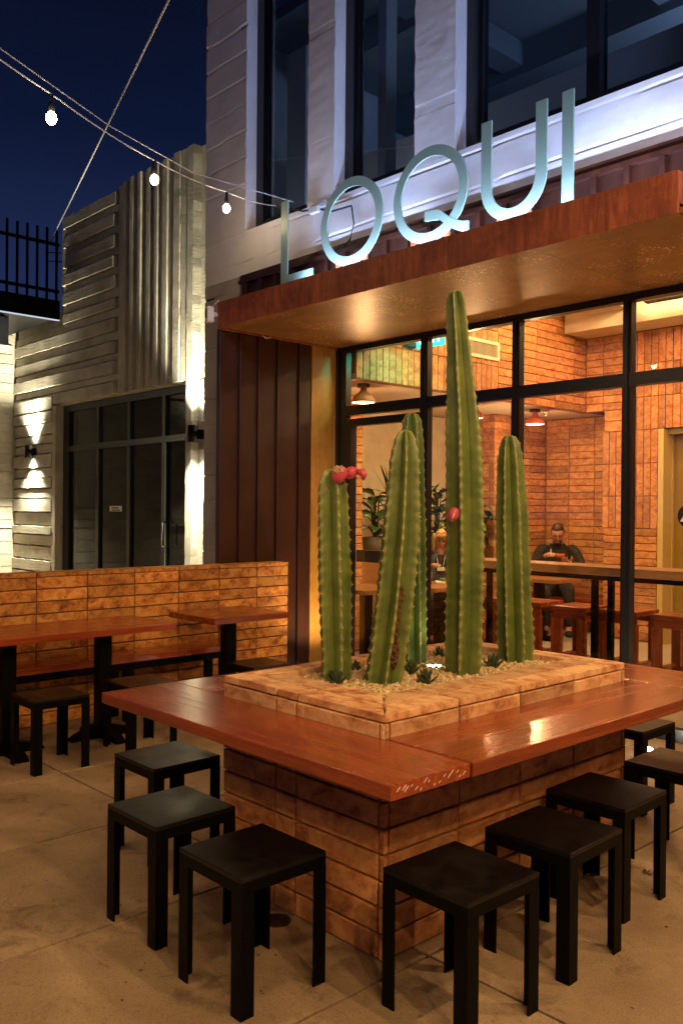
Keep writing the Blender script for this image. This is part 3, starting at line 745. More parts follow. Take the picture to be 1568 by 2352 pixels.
part('rail', MB().box(-1.32, -1.28, -2.4, .05, .80, .85), M['black'], bal)

# ================================================================== CABLES AND STRING LIGHTS
P0 = Vector((-5.14, 4.655, 3.92))
att = [Vector((-4.10, 1.12, 3.87)), Vector((-4.80, 2.19, 3.93)), Vector((-5.54, 3.30, 4.07)), Vector((-6.01, 4.26, 4.21)), Vector((-5.85, 4.66, 4.15))]
far = [Vector((-2.0, -2.06, 3.72)), Vector((-2.7, -1.0, 3.75)), Vector((-3.4, .06, 3.80))]
pts = far + att
def sag(pts, s=.03, n=6):
    out = []
    for a, b in zip(pts, pts[1:]):
        for k in range(n): t = k/n; p = a.lerp(b, t); p.z -= s*4*t*(1-t); out.append(p)
    return out + [pts[-1]]
sl = thing('string_light', 'pale twin cable of bare bulbs running from the LOQUI sign out over the patio', 'string light', tuple(pts[0]))
off = -pts[0]
part('cable', MB().tube([p+off for p in sag(pts, .02)], .0048, 8), M['cable_w'], sl)
part('cable', MB().tube([p+off+Vector((.0, 0, .035)) for p in [pts[0]]+[x.lerp(y, .5) for x, y in zip(pts[:-1], pts[1:])][:-1]+[Vector((-5.62, 4.655, 4.09))]], .0038, 8), M['cable_w'], sl)
part('cable', MB().tube([Vector(p)+off for p in [(-5.85, 4.66, 4.15), (-5.5, 4.66, 4.02), (-5.33, 4.65, 4.0), (-5.14, 4.65, 3.93), (-4.93, 4.66, 3.925)]], .007, 6), M['cable_b'], sl)
part('connector', MB().bbox(-5.39, -5.28, 4.62, 4.66, 3.96, 4.01, .006), M['white'], sl, tuple(off))
def bulb(p, i, bm_='bulb'):
    q = Vector(p)+off
    part('socket', MB().lathe([(.0005, .0), (.011, .0), (.013, -.05), (.017, -.06), (.017, -.105), (.0005, -.105)], tuple(q), 12), M['cable_b'], sl)
    if bm_ != 'bulb': part('shade', MB().lathe([(.018, -.03), (.05, -.06), (.115, -.150), (.112, -.152), (.047, -.063), (.016, -.034)], tuple(q), 20), M['added_shade'], sl)  # shades added on unseen runs to keep their light off the upper wall
    part('bulb', MB().lathe([(.0005, -.172), (.014, -.170), (.026, -.155), (.030, -.138), (.026, -.12), (.015, -.105)], tuple(q), 14), M[bm_], sl)
for i, p in enumerate(pts[:-1]): bulb(p, i)
# second run over the patio, right of the frame
pts2 = [Vector((-.9, 4.66, 4.15)), Vector((-.35, 3.5, 3.95)), Vector((.25, 2.35, 3.8)), Vector((.85, 1.2, 3.72)), Vector((1.45, .05, 3.7)), Vector((2.05, -1.1, 3.7))]
sl = thing('string_light', 'second unseen cable of bulbs with added shades over the patio', 'string light', tuple(pts2[0])); off = -pts2[0]
part('cable', MB().tube([p+off for p in sag(pts2, .02)], .0065, 6), M['cable_w'], sl)
for i, p in enumerate(pts2[1:]): bulb(p, i, 'bulb2')
pts3 = [Vector((-7.2, .95, 3.9)), Vector((-5.9, .45, 3.72)), Vector((-4.7, -.05, 3.62)), Vector((-3.5, -.55, 3.58)), Vector((-2.3, -1.05, 3.58)), Vector((-1.1, -1.55, 3.6))]  # unseen third run, added as warm fill for brick wall and floor
sl = thing('string_light', 'third cable of shaded bulbs added as warm fill, unseen behind the viewer', 'string light', tuple(pts3[0])); off = -pts3[0]
part('cable', MB().tube([p+off for p in sag(pts3, .02)], .0065, 6), M['cable_w'], sl)
for i, p in enumerate(pts3[1:]): bulb(p, i, 'bulb3')
# tall guy cable and far wires
gc = part('guy_cable', MB().tube([Vector((-5.22, 3.21, 5.05)).lerp(Vector((-12.9, 5.95, 5.78)), t)+Vector((0, 0, -.25*4*t*(1-t)*0)) for t in [k/12-.25 for k in range(17)]], .009, 8), M['cable_w'])
tag(gc, 'single pale cable slanting steeply down to the balcony railing', 'cable')
for (za, zb) in ((7.6, 6.0), (7.4, 5.72)):
    c_ = part('power_line', MB().tube([(-20, 9, za), (-16, 10.2, (za+zb)/2+.1), (-11.5, 11.5, zb)], .012, 5), M['cable_b'])
    tag(c_, 'thin dark wire crossing the night sky above the balcony' if za > 7.5 else 'lower thin dark wire in the night sky behind the balcony pickets', 'wire')
wc = part('sign_cable', MB().tube([(-4.93, 4.662, 3.925), (-4.90, 4.66, 3.78), (-4.94, 4.655, 3.66), (-5.10, 4.60, 3.55), (-5.12, 4.58, 3.45), (-5.05, 4.57, 3.36), (-5.0, 4.57, 3.22)], .006, 6), M['cable_b'])
tag(wc, 'loose black cable hanging on the white wall behind the letter O', 'cable')

# ================================================================== PATIO BRICK WALL
XW, YW0, YW1, ZW = -6.15, 1.13, 5.07, 1.078
bwall = thing('brick_wall', 'low wall of orange terracotta bricks behind the patio tables', 'wall', (XW, YW0, 0))
part('core', MB().box(-.162, -.014, .012, YW1-YW0-.012, 0, ZW-.002), M['grout'], bwall)
js = [0] + [.39+.3955*k for k in range(10)]
js = [0, .40, .80, 1.195, 1.592, 1.99, 2.387, 2.79, 3.188, 3.586, 3.94]
for a, b in zip(js, js[1:]):
    for z, h in rows(.0, ZW, .0927):
        tile(tile_mesh(b-a, h, d=.016), bwall, (-.015, a, z), pi/2, 'brick', .003)
        tile(tile_mesh(b-a, h, d=.016), bwall, (-.160, b, z), -pi/2, 'brick', .002)
    part('cap_brick', MB().bbox(-.179, .002, a+.003, b-.003, ZW, ZW+.030, .005), M['tile'], bwall)
for z, h in rows(.0, ZW, .0927): tile(tile_mesh(.15, h, d=.014), bwall, (-.014, YW1-YW0-.013, z), pi, 'brick')

# ================================================================== PLANTER TABLE
PX0, PX1, PY0, PY1 = -3.107, -2.142, 2.206, 3.838
ZTOP, ZCAP, TT = .783, .836, .046
pl = thing('brick_planter', 'square brick planter of cacti in the middle of the wooden communal table', 'planter', (PX1, PY0, 0))
PO = (-PX1, -PY0, 0)
core = MB(); e_ = .016
core.box(PX0+e_, PX1-e_, PY0+e_, PY0+.24, 0, ZCAP-.002); core.box(PX0+e_, PX1-e_, PY1-.115, PY1-e_, 0, ZCAP-.002)
core.box(PX0+e_, PX0+.115, PY0+.24, PY1-.115, 0, ZCAP-.002); core.box(PX1-.24, PX1-e_, PY0+.24, PY1-.115, 0, ZCAP-.002)
part('core', core, M['grout'], pl, PO)
zr = [(k*.0929, .0929) for k in range(9)]
fx = [0, .018, .438, .565, .95, .965]   # front joints (X)
fx = [0, .36, .485, .938, .965]
fy = [0, .027, .41, .80, 1.195, 1.605, 1.632]
for z, h in zr:
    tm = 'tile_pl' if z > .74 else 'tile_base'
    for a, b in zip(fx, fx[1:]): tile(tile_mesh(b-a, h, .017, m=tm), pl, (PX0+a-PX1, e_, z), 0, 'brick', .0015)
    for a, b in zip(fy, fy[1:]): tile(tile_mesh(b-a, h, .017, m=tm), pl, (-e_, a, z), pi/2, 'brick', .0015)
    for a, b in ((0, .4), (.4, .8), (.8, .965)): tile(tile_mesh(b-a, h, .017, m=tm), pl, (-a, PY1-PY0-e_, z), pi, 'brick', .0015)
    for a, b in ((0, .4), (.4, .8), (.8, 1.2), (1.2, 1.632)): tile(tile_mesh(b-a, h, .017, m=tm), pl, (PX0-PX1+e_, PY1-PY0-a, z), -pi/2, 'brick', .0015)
CWF, CWR, CWL, CWB = .25, .25, .125, .125
def cap(poly):
    c0 = sum(p[0] for p in poly)/len(poly); c1 = sum(p[1] for p in poly)/len(poly)
    bm = bmesh.new(); vs = [bm.verts.new((p[0]+(c0-p[0])*.006/max(abs(c0-p[0]), .05), p[1]+(c1-p[1])*.006/max(abs(c1-p[1]), .05), 0)) for p in poly]
    f = bm.faces.new(vs); r = bmesh.ops.extrude_face_region(bm, geom=[f]); bmesh.ops.translate(bm, vec=(0, 0, .030), verts=[v for v in r['geom'] if isinstance(v, bmesh.types.BMVert)])
    bmesh.ops.recalc_face_normals(bm, faces=bm.faces[:])
    bmesh.ops.bevel(bm, geom=bm.edges[:], offset=.004, segments=2, profile=.6, affect='EDGES')
    me = bpy.data.meshes.new('cap_brick'); bm.to_mesh(me); bm.free()
    link('cap_brick', me, M['tile_pl'], pl, (-PX1, -PY0, ZCAP+random.uniform(.0, .002)))
ox = .003
X0, X1, Y0, Y1 = PX0-ox, PX1+ox, PY0-ox, PY1+ox
def capside(a0, a1, outer, inner, horiz, cuts, w0, w1):
    half = (outer+inner)/2; wd = abs(inner-outer)
    for (o_, i_) in ((outer, half), (half, inner)):
        for c0, c1 in zip(cuts, cuts[1:]):
            def pt(c, lvl, end):
                dd = abs(lvl-outer)/wd; lo, hi = a0+dd*w0, a1-dd*w1
                c = lo if c == a0 else hi if c == a1 else max(lo+.002, min(hi-.002, c))
                return (c, lvl) if horiz else (lvl, c)
            cap([pt(c0, o_, 0), pt(c1, o_, 1), pt(c1, i_, 1), pt(c0, i_, 0)])
capside(X0, X1, Y0, Y0+CWF, True, [X0, PX0+.36, PX0+.485, X1], CWL, CWR)
capside(X0, X1, Y1, Y1-CWB, True, [X0, PX0+.5, X1], CWL, CWR)
capside(Y0, Y1, X1, X1-CWR, False, [Y0, PY0+.41, PY0+.80, PY0+1.195, Y1], CWF, CWB)
capside(Y0, Y1, X0, X0+CWL, False, [Y0, PY0+.41, PY0+.80, PY0+1.195, Y1], CWF, CWB)
part('soil', MB().box(PX0+.118, PX1-.243, PY0+.243, PY1-.118, .70, .824), M['gravel'], pl, PO)
# gravel
random.seed(11)
gm = MB()
IX0, IX1, IY0, IY1 = PX0+CWL+.004, PX1-CWR-.004, PY0+CWF+.004, PY1-CWB-.004
for k in range(6200):
    c = Vector((random.uniform(IX0, IX1), random.uniform(IY0, IY1), .827+random.random()**2*.016)); s_ = random.uniform(.005, .0115)
    R_ = Euler((random.random()*6, random.random()*6, random.random()*6)).to_matrix()
    vs = [c + R_ @ Vector((sx_*s_*random.uniform(.6, 1.1), sy_*s_*random.uniform(.5, 1), sz_*s_*random.uniform(.35, .8))) for sx_ in (-1, 1) for sy_ in (-1, 1) for sz_ in (-1, 1)]
    gm.add(vs, [(0, 1, 3, 2), (4, 6, 7, 5), (0, 4, 5, 1), (2, 3, 7, 6), (0, 2, 6, 4), (1, 5, 7, 3)])
gv = part('gravel', gm, M['gravel']); gv['kind'] = 'stuff'
# wooden ring around it
tb = thing('communal_table', 'reddish wooden table ring wrapped around the brick planter of cacti', 'table', (-1.76, 1.84, 0))
TO = (1.76, -1.84, 0)
z0, z1 = ZTOP-TT, ZTOP
part('tabletop_plank', MB().bbox(-3.492, -1.76, 1.84, 2.203, z0, z1, .004), M['wood_x'], tb, TO, label='front plank with scuffed end')
part('tabletop_plank', MB().bbox(PX1+.003, -1.752, 2.2065, 3.862, z0+.001, z1+.0015, .004), M['wood_y'], tb, TO)
part('tabletop_plank', MB().bbox(-3.496, PX0-.003, 2.2065, 3.862, z0, z1-.001, .004), M['wood_y'], tb, TO)
part('tabletop_plank', MB().bbox(-3.494, -1.757, 3.8655, 4.28, z0, z1, .004), M['wood_x'], tb, TO)
sc_ = MB(); random.seed(5)
for k in range(16):
    yy = 1.86+k*.0205+random.uniform(-.006, .006); zz = z0+random.uniform(.008, .03); l_ = random.uniform(.006, .02)
    sc_.add([(-1.7598, yy, zz), (-1.7594, yy+.004, zz), (-1.7594, yy+.004+l_*.9, zz+l_*.7), (-1.7598, yy+l_*.9, zz+l_*.8)], [(0, 1, 2, 3)])
part('scuff_marks', sc_, M['paper'], tb, TO)
bkm = MB().bbox(-.018, .018, -.012, .0, -.075, .0, .008).mesh('bracket'); bkm.materials.append(M['black'])
for (bx_, by_, rz_) in ((PX0+.05, PY0-.016, 0), (PX1-.06, PY0-.016, 0), (PX1+.016, PY0+.24, pi/2), (PX1+.016, PY1-.22, pi/2), (PX0-.016, PY0+.3, -pi/2), (PX0-.016, PY1-.3, -pi/2), (PX0+.2, PY1+.016, pi), (PX1-.2, PY1+.016, pi)):
    link('bracket', bkm, None, tb, (bx_+1.76, by_-1.84, z0), (0, 0, rz_))

# ------------------------------------------------------------------ cacti
def cactus(label, base, top, prof, nr, m, phase, bow=(0, 0), scall=.048):
    t_ = thing('cactus', label, 'cactus', base, 'columnar cacti in the brick planter')
    d = Vector(top)-Vector(base); hgt = d.z; nz = int(hgt/.0085); per = 12; n = nr*per
    vs = []; fs = []; ar = MB()
    rnd = random.Random(int(phase*1000))
    def rad(t):
        for (a, ra), (b, rb) in zip(prof, prof[1:]):
            if a <= t <= b: u = (t-a)/(b-a); u = u*u*(3-2*u); return ra+(rb-ra)*u
        return prof[-1][1]
    ph = [rnd.random() for _ in range(nr)]; rw = [rnd.uniform(.93, 1.06) for _ in range(nr)]
    for j in range(nz+1):
        t = j/nz; z_ = t*hgt
        cx = d.x*t+bow[0]*sin(pi*t); cy = d.y*t+bow[1]*sin(pi*t)
        R_ = rad(t)
        tail = min(1, (1-t)*hgt/(R_*1.25)); capf = math.sqrt(max(0, 1-(1-tail)**2)) if tail < 1 else 1
        for k in range(n):
            rib = k//per; u = (k % per)/per; c_ = abs(2*u-1)   # 0 at valley? crest at u=.5
            cr_ = 1-c_
            sc1 = .5+.5*cos(2*pi*(z_/scall+ph[rib]))
            w_ = mn.noise(Vector((rib*3.1+phase, z_*11, 0)))*.05
            r = R_*(.45+(.55*(cr_**.95))*(1+.13*(sc1-.5)*cr_**2+w_))*rw[rib]**cr_*(1-.07*math.exp(-((cr_-.5)/.25)**2))
            a_ = phase+2*pi*(rib+u)/nr + .04*mn.noise(Vector((phase, z_*4, rib)))
            r *= max(.02, capf**(1.0 if cr_ < .3 else .72))
            vs.append((cx+r*cos(a_), cy+r*sin(a_), z_-(1-cr_)*.012*(1 if tail < 1 else 0)))
    for j in range(nz):
        for k in range(n): fs.append((j*n+k, j*n+(k+1) % n, (j+1)*n+(k+1) % n, (j+1)*n+k))
    fs.append([nz*n+k for k in range(n)])
    part('stem', MB().add(vs, fs, True), m, t_)
    for rib in range(nr):
        z_ = scall*(1-ph[rib]) - scall*.0
        while z_ < hgt-.01:
            t = z_/hgt; j = min(nz, int(t*nz+.5)); v = Vector(vs[j*n+rib*per+per//2]); c_ = Vector((d.x*t, d.y*t, v.z)); o_ = (v-c_).normalized()
            s_ = rnd.uniform(.0022, .0036)
            ar.sphere(tuple(v+o_*.0006), s_, 5, 4)
            for q in range(1 if rnd.random() < .5 else 0):
                dr_ = (o_+Vector((rnd.uniform(-.8, .8), rnd.uniform(-.8, .8), rnd.uniform(-.8, .8)))).normalized()
                p_ = v+o_*.001; side = dr_.cross(Vector((0, 0, 1))).normalized()*.0006
                e_ = p_+dr_*rnd.uniform(.003, .006)
                ar.add([p_-side, p_+side, e_, p_+Vector((0, 0, .0008))], [(0, 1, 2), (1, 3, 2), (3, 0, 2)])
            z_ += scall
    o_ = part('areoles', ar, M['areole'], t_); o_['kind'] = 'stuff'
    return t_
zs_ = .82
c1 = cactus('short left cactus with pink burst fruit on its tip', (-2.818, 2.592, zs_), (-2.838, 2.573, 1.760), [(0, .062), (.06, .069), (.5, .077), (.85, .071), (1, .058)], 5, M['cactus'], .35)
c2 = cactus('leaning scarred cactus with a brown woody crack down its side', (-2.656, 2.719, zs_), (-2.598, 2.785, 1.930), [(0, .086), (.3, .088), (.6, .085), (.85, .070), (1, .045)], 6, M['cactus'], .9, (.013, .014))
c3 = cactus('dark green cactus standing behind the leaning scarred one', (-2.880, 3.170, zs_), (-2.898, 3.155, 2.058), [(0, .058), (.06, .064), (.5, .066), (.85, .060), (1, .048)], 6, M['cactus_dk'], .2)
c4 = cactus('tallest cactus reaching up to the canopy', (-2.555, 3.146, zs_), (-2.594, 3.108, 2.588), [(0, .080), (.05, .090), (.35, .092), (.6, .087), (.75, .070), (.88, .055), (1, .046)], 5, M['cactus'], .72, (.020, .021))
c5 = cactus('shorter right cactus with a knobbly base near the bright rim', (-2.600, 3.600, zs_), (-2.630, 3.575, 1.96), [(0, .082), (.12, .090), (.3, .084), (.6, .081), (.85, .067), (1, .045)], 6, M['cactus'], .1)
# scar on the leaning cactus
sm = MB(); random.seed(21)
for k in range(60):
    t = random.random(); zz = .10+t*.34
    a_ = -.36+random.uniform(-.10, .10)+.12*sin(zz*14)
    R_ = .072; ctr = Vector((.058*zz/1.11+.013*sin(pi*zz/1.11), .066*zz/1.11+.014*sin(pi*zz/1.11), zz))
    p_ = ctr+Vector((cos(a_), sin(a_), 0))*R_
    sm.sphere(tuple(p_), (random.uniform(.004, .011), random.uniform(.004, .010), random.uniform(.006, .02)), 5, 4)
for k in range(26):
    p_ = Vector((.062*.2, .072*.2, .0))+Vector((cos(-.36+random.uniform(-.25, .25)), sin(-.36+random.uniform(-.25, .25)), 0))*.076
    sm.sphere((p_.x, p_.y, .15+random.uniform(-.035, .035)), random.uniform(.006, .013), 5, 4)
part('woody_scar', sm, M['scar'], c2)
def fruit(parent, p, r, ang, name='fruit'):
    f = part(name, MB().sphere((0, 0, 0), (r*.86, r*.86, r*1.1), 16, 12), M['fruit'], parent, p, (0, ang, .6))
    return f
fr1 = fruit(c1, (.048, -.030, .912), .036, .5)
fl = MB(); random.seed(2)
for k in range(90): 
    a_ = random.random()*6.28; q_ = random.random()**.5*.024
    fl.sphere((q_*cos(a_), q_*sin(a_), .002-q_*q_*12+random.uniform(-.001, .002)), random.uniform(.002, .0036), 5, 3)
part('flesh', fl, M['fruit_in'], fr1, (-.010, -.022, .024), (radians(45), radians(-18), 0))
fr2 = fruit(c1, (.056, .026, .922), .030, 1.0)
part('fruit_tip', MB().tube([(.01, 0, .025), (.025, -.004, .045), (.045, -.006, .045), (.058, -.004, .03)], [.012, .017, .014, .005], 8), M['fruit'], fr2)
fr3 = fruit(c4, (.020, -.110, .745), .030, .35)
part('flesh', MB().sphere((.004, -.024, -.006), (.006, .006, .016), 8, 6), M['fruit_in'], fr3)
# succulents
lf = MB()
prof = [(0, .006), (.35, .013), (.7, .011), (1, .001)]
vs = []; fs = []
for i, (t, w_) in enumerate(prof):
    xx = t*.055; zz = .022*t*t+.004*t
    vs += [(xx, -w_, zz+.003), (xx, 0, zz-.004*(1-t)), (xx, w_, zz+.003), (xx, 0, zz+.004*(1-t)+.002)]
for i in range(3):
    for k in range(4): fs.append((i*4+k, i*4+(k+1) % 4, i*4+4+(k+1) % 4, i*4+4+k))
slm = MB().add(vs, fs, True).mesh('leaf'); slm.materials.append(M['succ'])
SLAB = ['at the foot of the short left cactus', 'between the leaning and tallest cacti, near the round light', 'near the front rim between two cacti', 'right of the tallest cactus foot', 'just behind the short left cactus', 'behind the dark green cactus']
for (px_, py_), lab, sz in zip(((-2.76, 2.545), (-2.72, 2.97), (-2.52, 2.845), (-2.56, 3.37), (-2.93, 2.82), (-2.93, 3.41)), SLAB, (1.15, 1.0, 1.1, 1.15, .8, .9)):
    t_ = thing('succulent', 'small dark rosette succulent '+lab, 'succulent', (px_, py_, .832), 'rosette succulents in the planter gravel')
    for k in range(20):
        ring_ = k//7; o_ = link('leaf', slm, None, t_, (0, 0, .004+.008*ring_), (0, radians(-12-24*ring_+random.uniform(-6, 6)), 2.4*k+random.uniform(-.2, .2)))
        o_.scale = (sz*(1.05-.14*ring_),)*3
ul = thing('planter_light', 'round steel uplight with white leds set in the planter gravel', 'light', (-2.745, 3.16, .845))
part('rim', MB().lathe([(.040, 0), (.056, .006), (.062, .004), (.064, -.01), (.05, -.02)], n=28), M['steel'], ul)
part('lens', MB().lathe([(.0005, .0015), (.042, .0015)], n=24, smooth=False), M['galv'], ul)
ld = MB()
for k in range(6): ld.sphere((.026*cos(k*pi/3), .026*sin(k*pi/3), .003), (.0085, .0085, .003), 8, 5)
part('led', ld, M['led_glow'], ul)
lamp('SPOT', 'planter_beam', (-2.745, 3.16, .87), P_PLANTER, AMBER, (pi, 0, 0), spot_size=radians(110), spot_blend=.8, shadow_soft_size=.03)

# ================================================================== BLACK STOOLS
def stool(label, loc, group):
    t_ = thing('stool', label, 'stool', loc, group)
    h = .175
    sm_ = MB().bbox(-h, h, -h, h, .425, .44, .003)
    part('seat', sm_, M['black_seat'], t_)
    ap = MB(); th = .005
    ap.box(-h+.001, h-.001, -h+.0005, -h+th, .388, .4255).box(-h+.001, h-.001, h-th, h-.0005, .388, .4255).box(-h+.0005, -h+th, -h+th, h-th, .388, .4255).box(h-th, h-.0005, -h+th, h-th, .388, .4255)
    part('apron', ap, M['black'], t_)
    for sx_ in (-1, 1):
        for sy_ in (-1, 1):
            wd = .052; b_ = .0015
            pts_ = [(h, h), (h-wd, h), (h-wd, h-.006), (h-.006, h-.006), (h-.006, h-wd), (h, h-wd)]
            n_ = 6; vs_ = [(p[0]*sx_, p[1]*sy_, 0) for p in pts_]+[(p[0]*sx_, p[1]*sy_, .3885) for p in pts_]
            fs_ = [list(range(6)), list(range(6, 12))]+[(k, (k+1) % 6, 6+(k+1) % 6, 6+k) for k in range(6)]
            part('leg', MB().add(vs_, fs_), M['black'], t_)
    return t_
G1 = 'black stools around the communal table'; G2 = 'black stools at the wall tables'
st = stool('black stool in front of the planter corner, left of the two nearest ones', (-2.36, 1.80, 0), G1)
SP = [((-2.92, 1.835), 'middle black stool of the three at the left front side of the communal table', G1),
      ((-3.54, 2.20), 'grey topped black stool tucked at the left end of the communal table', G1),
      ((-1.785, 2.19), 'nearest black stool on the right side of the communal table, beside the scuffed corner', G1),
      ((-1.80, 2.73), 'second black stool from the corner along the right side of the communal table', G1),
      ((-1.905, 3.27), 'third black stool from the corner along the right side of the communal table', G1),
      ((-1.90, 3.89), 'black stool at the right frame edge in front of the bright ground light', G1),
      ((-2.45, 4.44), 'black stool behind the far end of the communal table, by the glass', G1),
      ((-5.17, 2.38), 'black stool standing at the long wall table on the far left', G2),
      ((-5.18, 3.01), 'shiny topped black stool half hidden behind the left corner of the communal table', G2),
      ((-5.22, 4.02), 'black stool mostly hidden behind the planter, at the small wall table', G2)]
for (px_, py_), lab, gr in SP:
    c_ = dup(st, (px_, py_, 0), lab, (0, 0, random.uniform(-.025, .025))); c_['group'] = gr
# ================================================================== WALL TABLES AND BENCH
def wall_table(label, x0, x1, y0, y1, posts, zt=.783):
    t_ = thing('wall_table', label, 'table', ((x0+x1)/2, (y0+y1)/2, 0), 'wooden tables along the brick wall'); O = (-(x0+x1)/2, -(y0+y1)/2, 0)
    part('tabletop', MB().bbox(x0, x1, y0, y1, zt-.045, zt, .004), M['wood_y'], t_, O)
    for py_ in posts:
        cx = (x0+x1)/2
        part('post', MB().bbox(cx-.045, cx+.045, py_-.045, py_+.045, .03, zt-.05, .004).box(cx-.2, cx+.2, py_-.04, py_+.04, zt-.055, zt-.046), M['black'], t_, O)
        ft = MB()
        for (dx_, dy_) in ((1, 0), (-1, 0), (0, 1), (0, -1)):
            L_ = .27 if dx_ else .24
            for k in range(6):
                s0, s1 = k/6, (k+1)/6; hh = lambda s: .075*(1-s)**.6+.014
                a0, a1 = L_*s0, L_*s1; wd = .034
                if dx_: v_ = [(cx+dx_*a, py_+sg*wd, z_) for a, s in ((a0, s0), (a1, s1)) for sg in (-1, 1) for z_ in (.0, hh(s))]
                else: v_ = [(cx+sg*wd, py_+dy_*a, z_) for a, s in ((a0, s0), (a1, s1)) for sg in (-1, 1) for z_ in (.0, hh(s))]
                ft.add(v_, [(0, 1, 3, 2), (4, 6, 7, 5), (0, 4, 5, 1), (2, 3, 7, 6), (1, 5, 7, 3), (0, 2, 6, 4)])
        part('foot', ft, M['black'], t_, O)
wall_table('long wooden table against the brick wall, running off the left edge', -5.89, -5.28, 1.1, 3.345, (1.55, 2.28, 2.95))
wall_table('small square wooden table near the end of the brick wall', -5.91, -5.29, 3.675, 4.38, (4.02,))
bn = thing('bench', 'long dark wooden bench along the foot of the brick wall', 'bench', (-5.95, 2.8, 0))
part('seat', MB().bbox(-.175, .13, -1.6, 1.45, .44, .485, .004), M['wood_y'], bn)
part('rail', MB().box(-.15, .115, -1.55, 1.42, .385, .438), M['black'], bn)
for yy in (-1.4, -.45, .50, 1.36): part('leg', MB().box(-.15, -.10, yy-.03, yy+.03, 0, .3845).box(.06, .11, yy-.03, yy+.03, 0, .3845), M['black'], bn)

# ================================================================== GROUND BITS
dn = part('floor_drain', MB().lathe([(.0005, .002), (.035, .002), (.04, .001), (.055, .003), (.056, -.002)], n=28), M['bronze'], None, (-2.636, 2.129, .0))
tag(dn, 'small round metal drain cover in the floor beside the planter', 'drain cover')
random.seed(9)
ll = MB()
for k in range(5):
    a_ = k*1.3; ll.add([(0, 0, .004), (.022*cos(a_), .022*sin(a_), .012), (.03*cos(a_+.5), .03*sin(a_+.5), .006), (.018*cos(a_+.9), .018*sin(a_+.9), .003)], [(0, 1, 2, 3)])
lo = part('dry_leaf', ll, M['scar'], None, (-1.901, 3.616, .0)); tag(lo, 'crumpled brown leaf on the floor by the stool legs', 'leaf')
db = MB()
for k in range(150):
    px_ = random.uniform(-5.5, -.9); py_ = random.uniform(.6, 3.2); s_ = random.uniform(.003, .009); a_ = random.random()*6
    db.add([(px_+s_*cos(a_+q), py_+s_*sin(a_+q)*.6, .0015+.002*(q > 3)) for q in (0, 1.5, 3.1, 4.6)], [(0, 1, 2, 3)])
dbo = part('leaf_litter', db, M['scar']); dbo['kind'] = 'stuff'
# in-ground uplights under the canopy
for i, (px_, py_, lab) in enumerate(((-2.896, 5.47, 'bright round in ground light by the glass, seen between the stools'), (-4.45, 5.36, 'round in ground light by the glass, hidden behind the planter'), (-5.95, 5.46, 'round in ground light by the glass door, hidden behind the planter'))):
    t_ = thing('ground_light', lab, 'light', (px_, py_, 0), 'in ground lights under the canopy')
    part('rim', MB().lathe([(.045, .004), (.07, .008), (.075, .0), (.05, -.02)], n=24), M['steel'], t_)
    part('lens', MB().sphere((0, 0, .004), (.045, .045, .022), 16, 8), M['up_glow'] if i == 0 else M['led_glow'], t_)
    lamp('SPOT', 'ground_light_beam', (px_, py_, .05), P_UP*(1.8 if i == 2 else 1), AMBER, (pi-.12, 0, 0), spot_size=radians(125), spot_blend=.9, shadow_soft_size=.04)

# ================================================================== INTERIOR FURNITURE
ct = thing('bar_counter', 'long wooden bar counter on black legs just inside the glass', 'counter', (-3.8, 6.3, 0))
part('top', MB().bbox(-1.32, 4.5, 0, .36, 1.075, 1.143, .005), M['oak_x'], ct)
part('frame_rail', MB().box(-1.30, 4.45, .04, .07, 1.035, 1.074).box(-1.30, 4.45, .29, .32, 1.035, 1.074), M['black'], ct)
for xx in (-1.27, -.02, 1.75, 3.5):
    for yy in (.055, .305): part('leg', MB().box(xx-.022, xx+.022, yy-.022, yy+.022, 0, 1.034), M['black'], ct)
def bar_stool(label, loc):
    t_ = thing('bar_stool', label, 'bar stool', loc, 'wooden bar stools at the counter inside'); h = .175
    part('seat', MB().bbox(-h, h, -h-.02, h+.02, .70, .74, .005), M['wood_x'], t_)
    part('apron', MB().box(-h+.012, h-.012, -h-.004, -h+.016, .63, .699).box(-h+.012, h-.012, h-.016, h+.004, .63, .699), M['wood_x'], t_)
    for sx_ in (-1, 1):
        for sy_ in (-1, 1): part('leg', MB().bbox(sx_*(h-.042)-.04, sx_*(h-.042)+.04, sy_*h-.022, sy_*h+.022, 0, .629, .003), M['wood_z'], t_)
    part('stretcher', MB().box(-h+.09, h-.09, -.02, .02, .25, .30).box(-h+.02, -h+.06, -h+.03, h-.03, .25, .30).box(h-.06, h-.02, -h+.03, h-.03, .25, .30), M['wood_y'], t_)
    return t_
b0 = bar_stool('wooden bar stool directly behind the pair of black counter legs', (-4.36, 7.0, 0))
for px_, lab in ((-5.36, 'wooden bar stool seen between the tallest and the right cactus'), (-4.86, 'wooden bar stool right behind the right cactus'), (-3.90, 'wooden bar stool half hidden by the window mullion'), (-3.42, 'wooden bar stool at the right edge, beyond the window mullion')):
    dup(b0, (px_, 7.05, 0), lab, (0, 0, random.uniform(-.04, .04)))
def in_table(label, x0, x1, y0, y1, post):
    t_ = thing('dining_table', label, 'table', ((x0+x1)/2, (y0+y1)/2, 0), 'wooden tables inside the restaurant'); O = (-(x0+x1)/2, -(y0+y1)/2, 0)
    part('tabletop', MB().bbox(x0, x1, y0, y1, .725, .77, .005), M['oak_x'], t_, O)
    cx, cy = post
    part('post', MB().bbox(cx-.05, cx+.05, cy-.05, cy+.05, .02, .724, .004), M['black'], t_, O)
    part('foot', MB().bbox(cx-.25, cx+.25, cy-.035, cy+.035, 0, .03, .004).bbox(cx-.035, cx+.035, cy-.25, cy+.25, 0, .029, .004), M['black'], t_, O)
in_table('wooden table inside the glass door beside the tiled pier', -6.95, -6.31, 6.2, 6.85, (-6.6, 6.5))
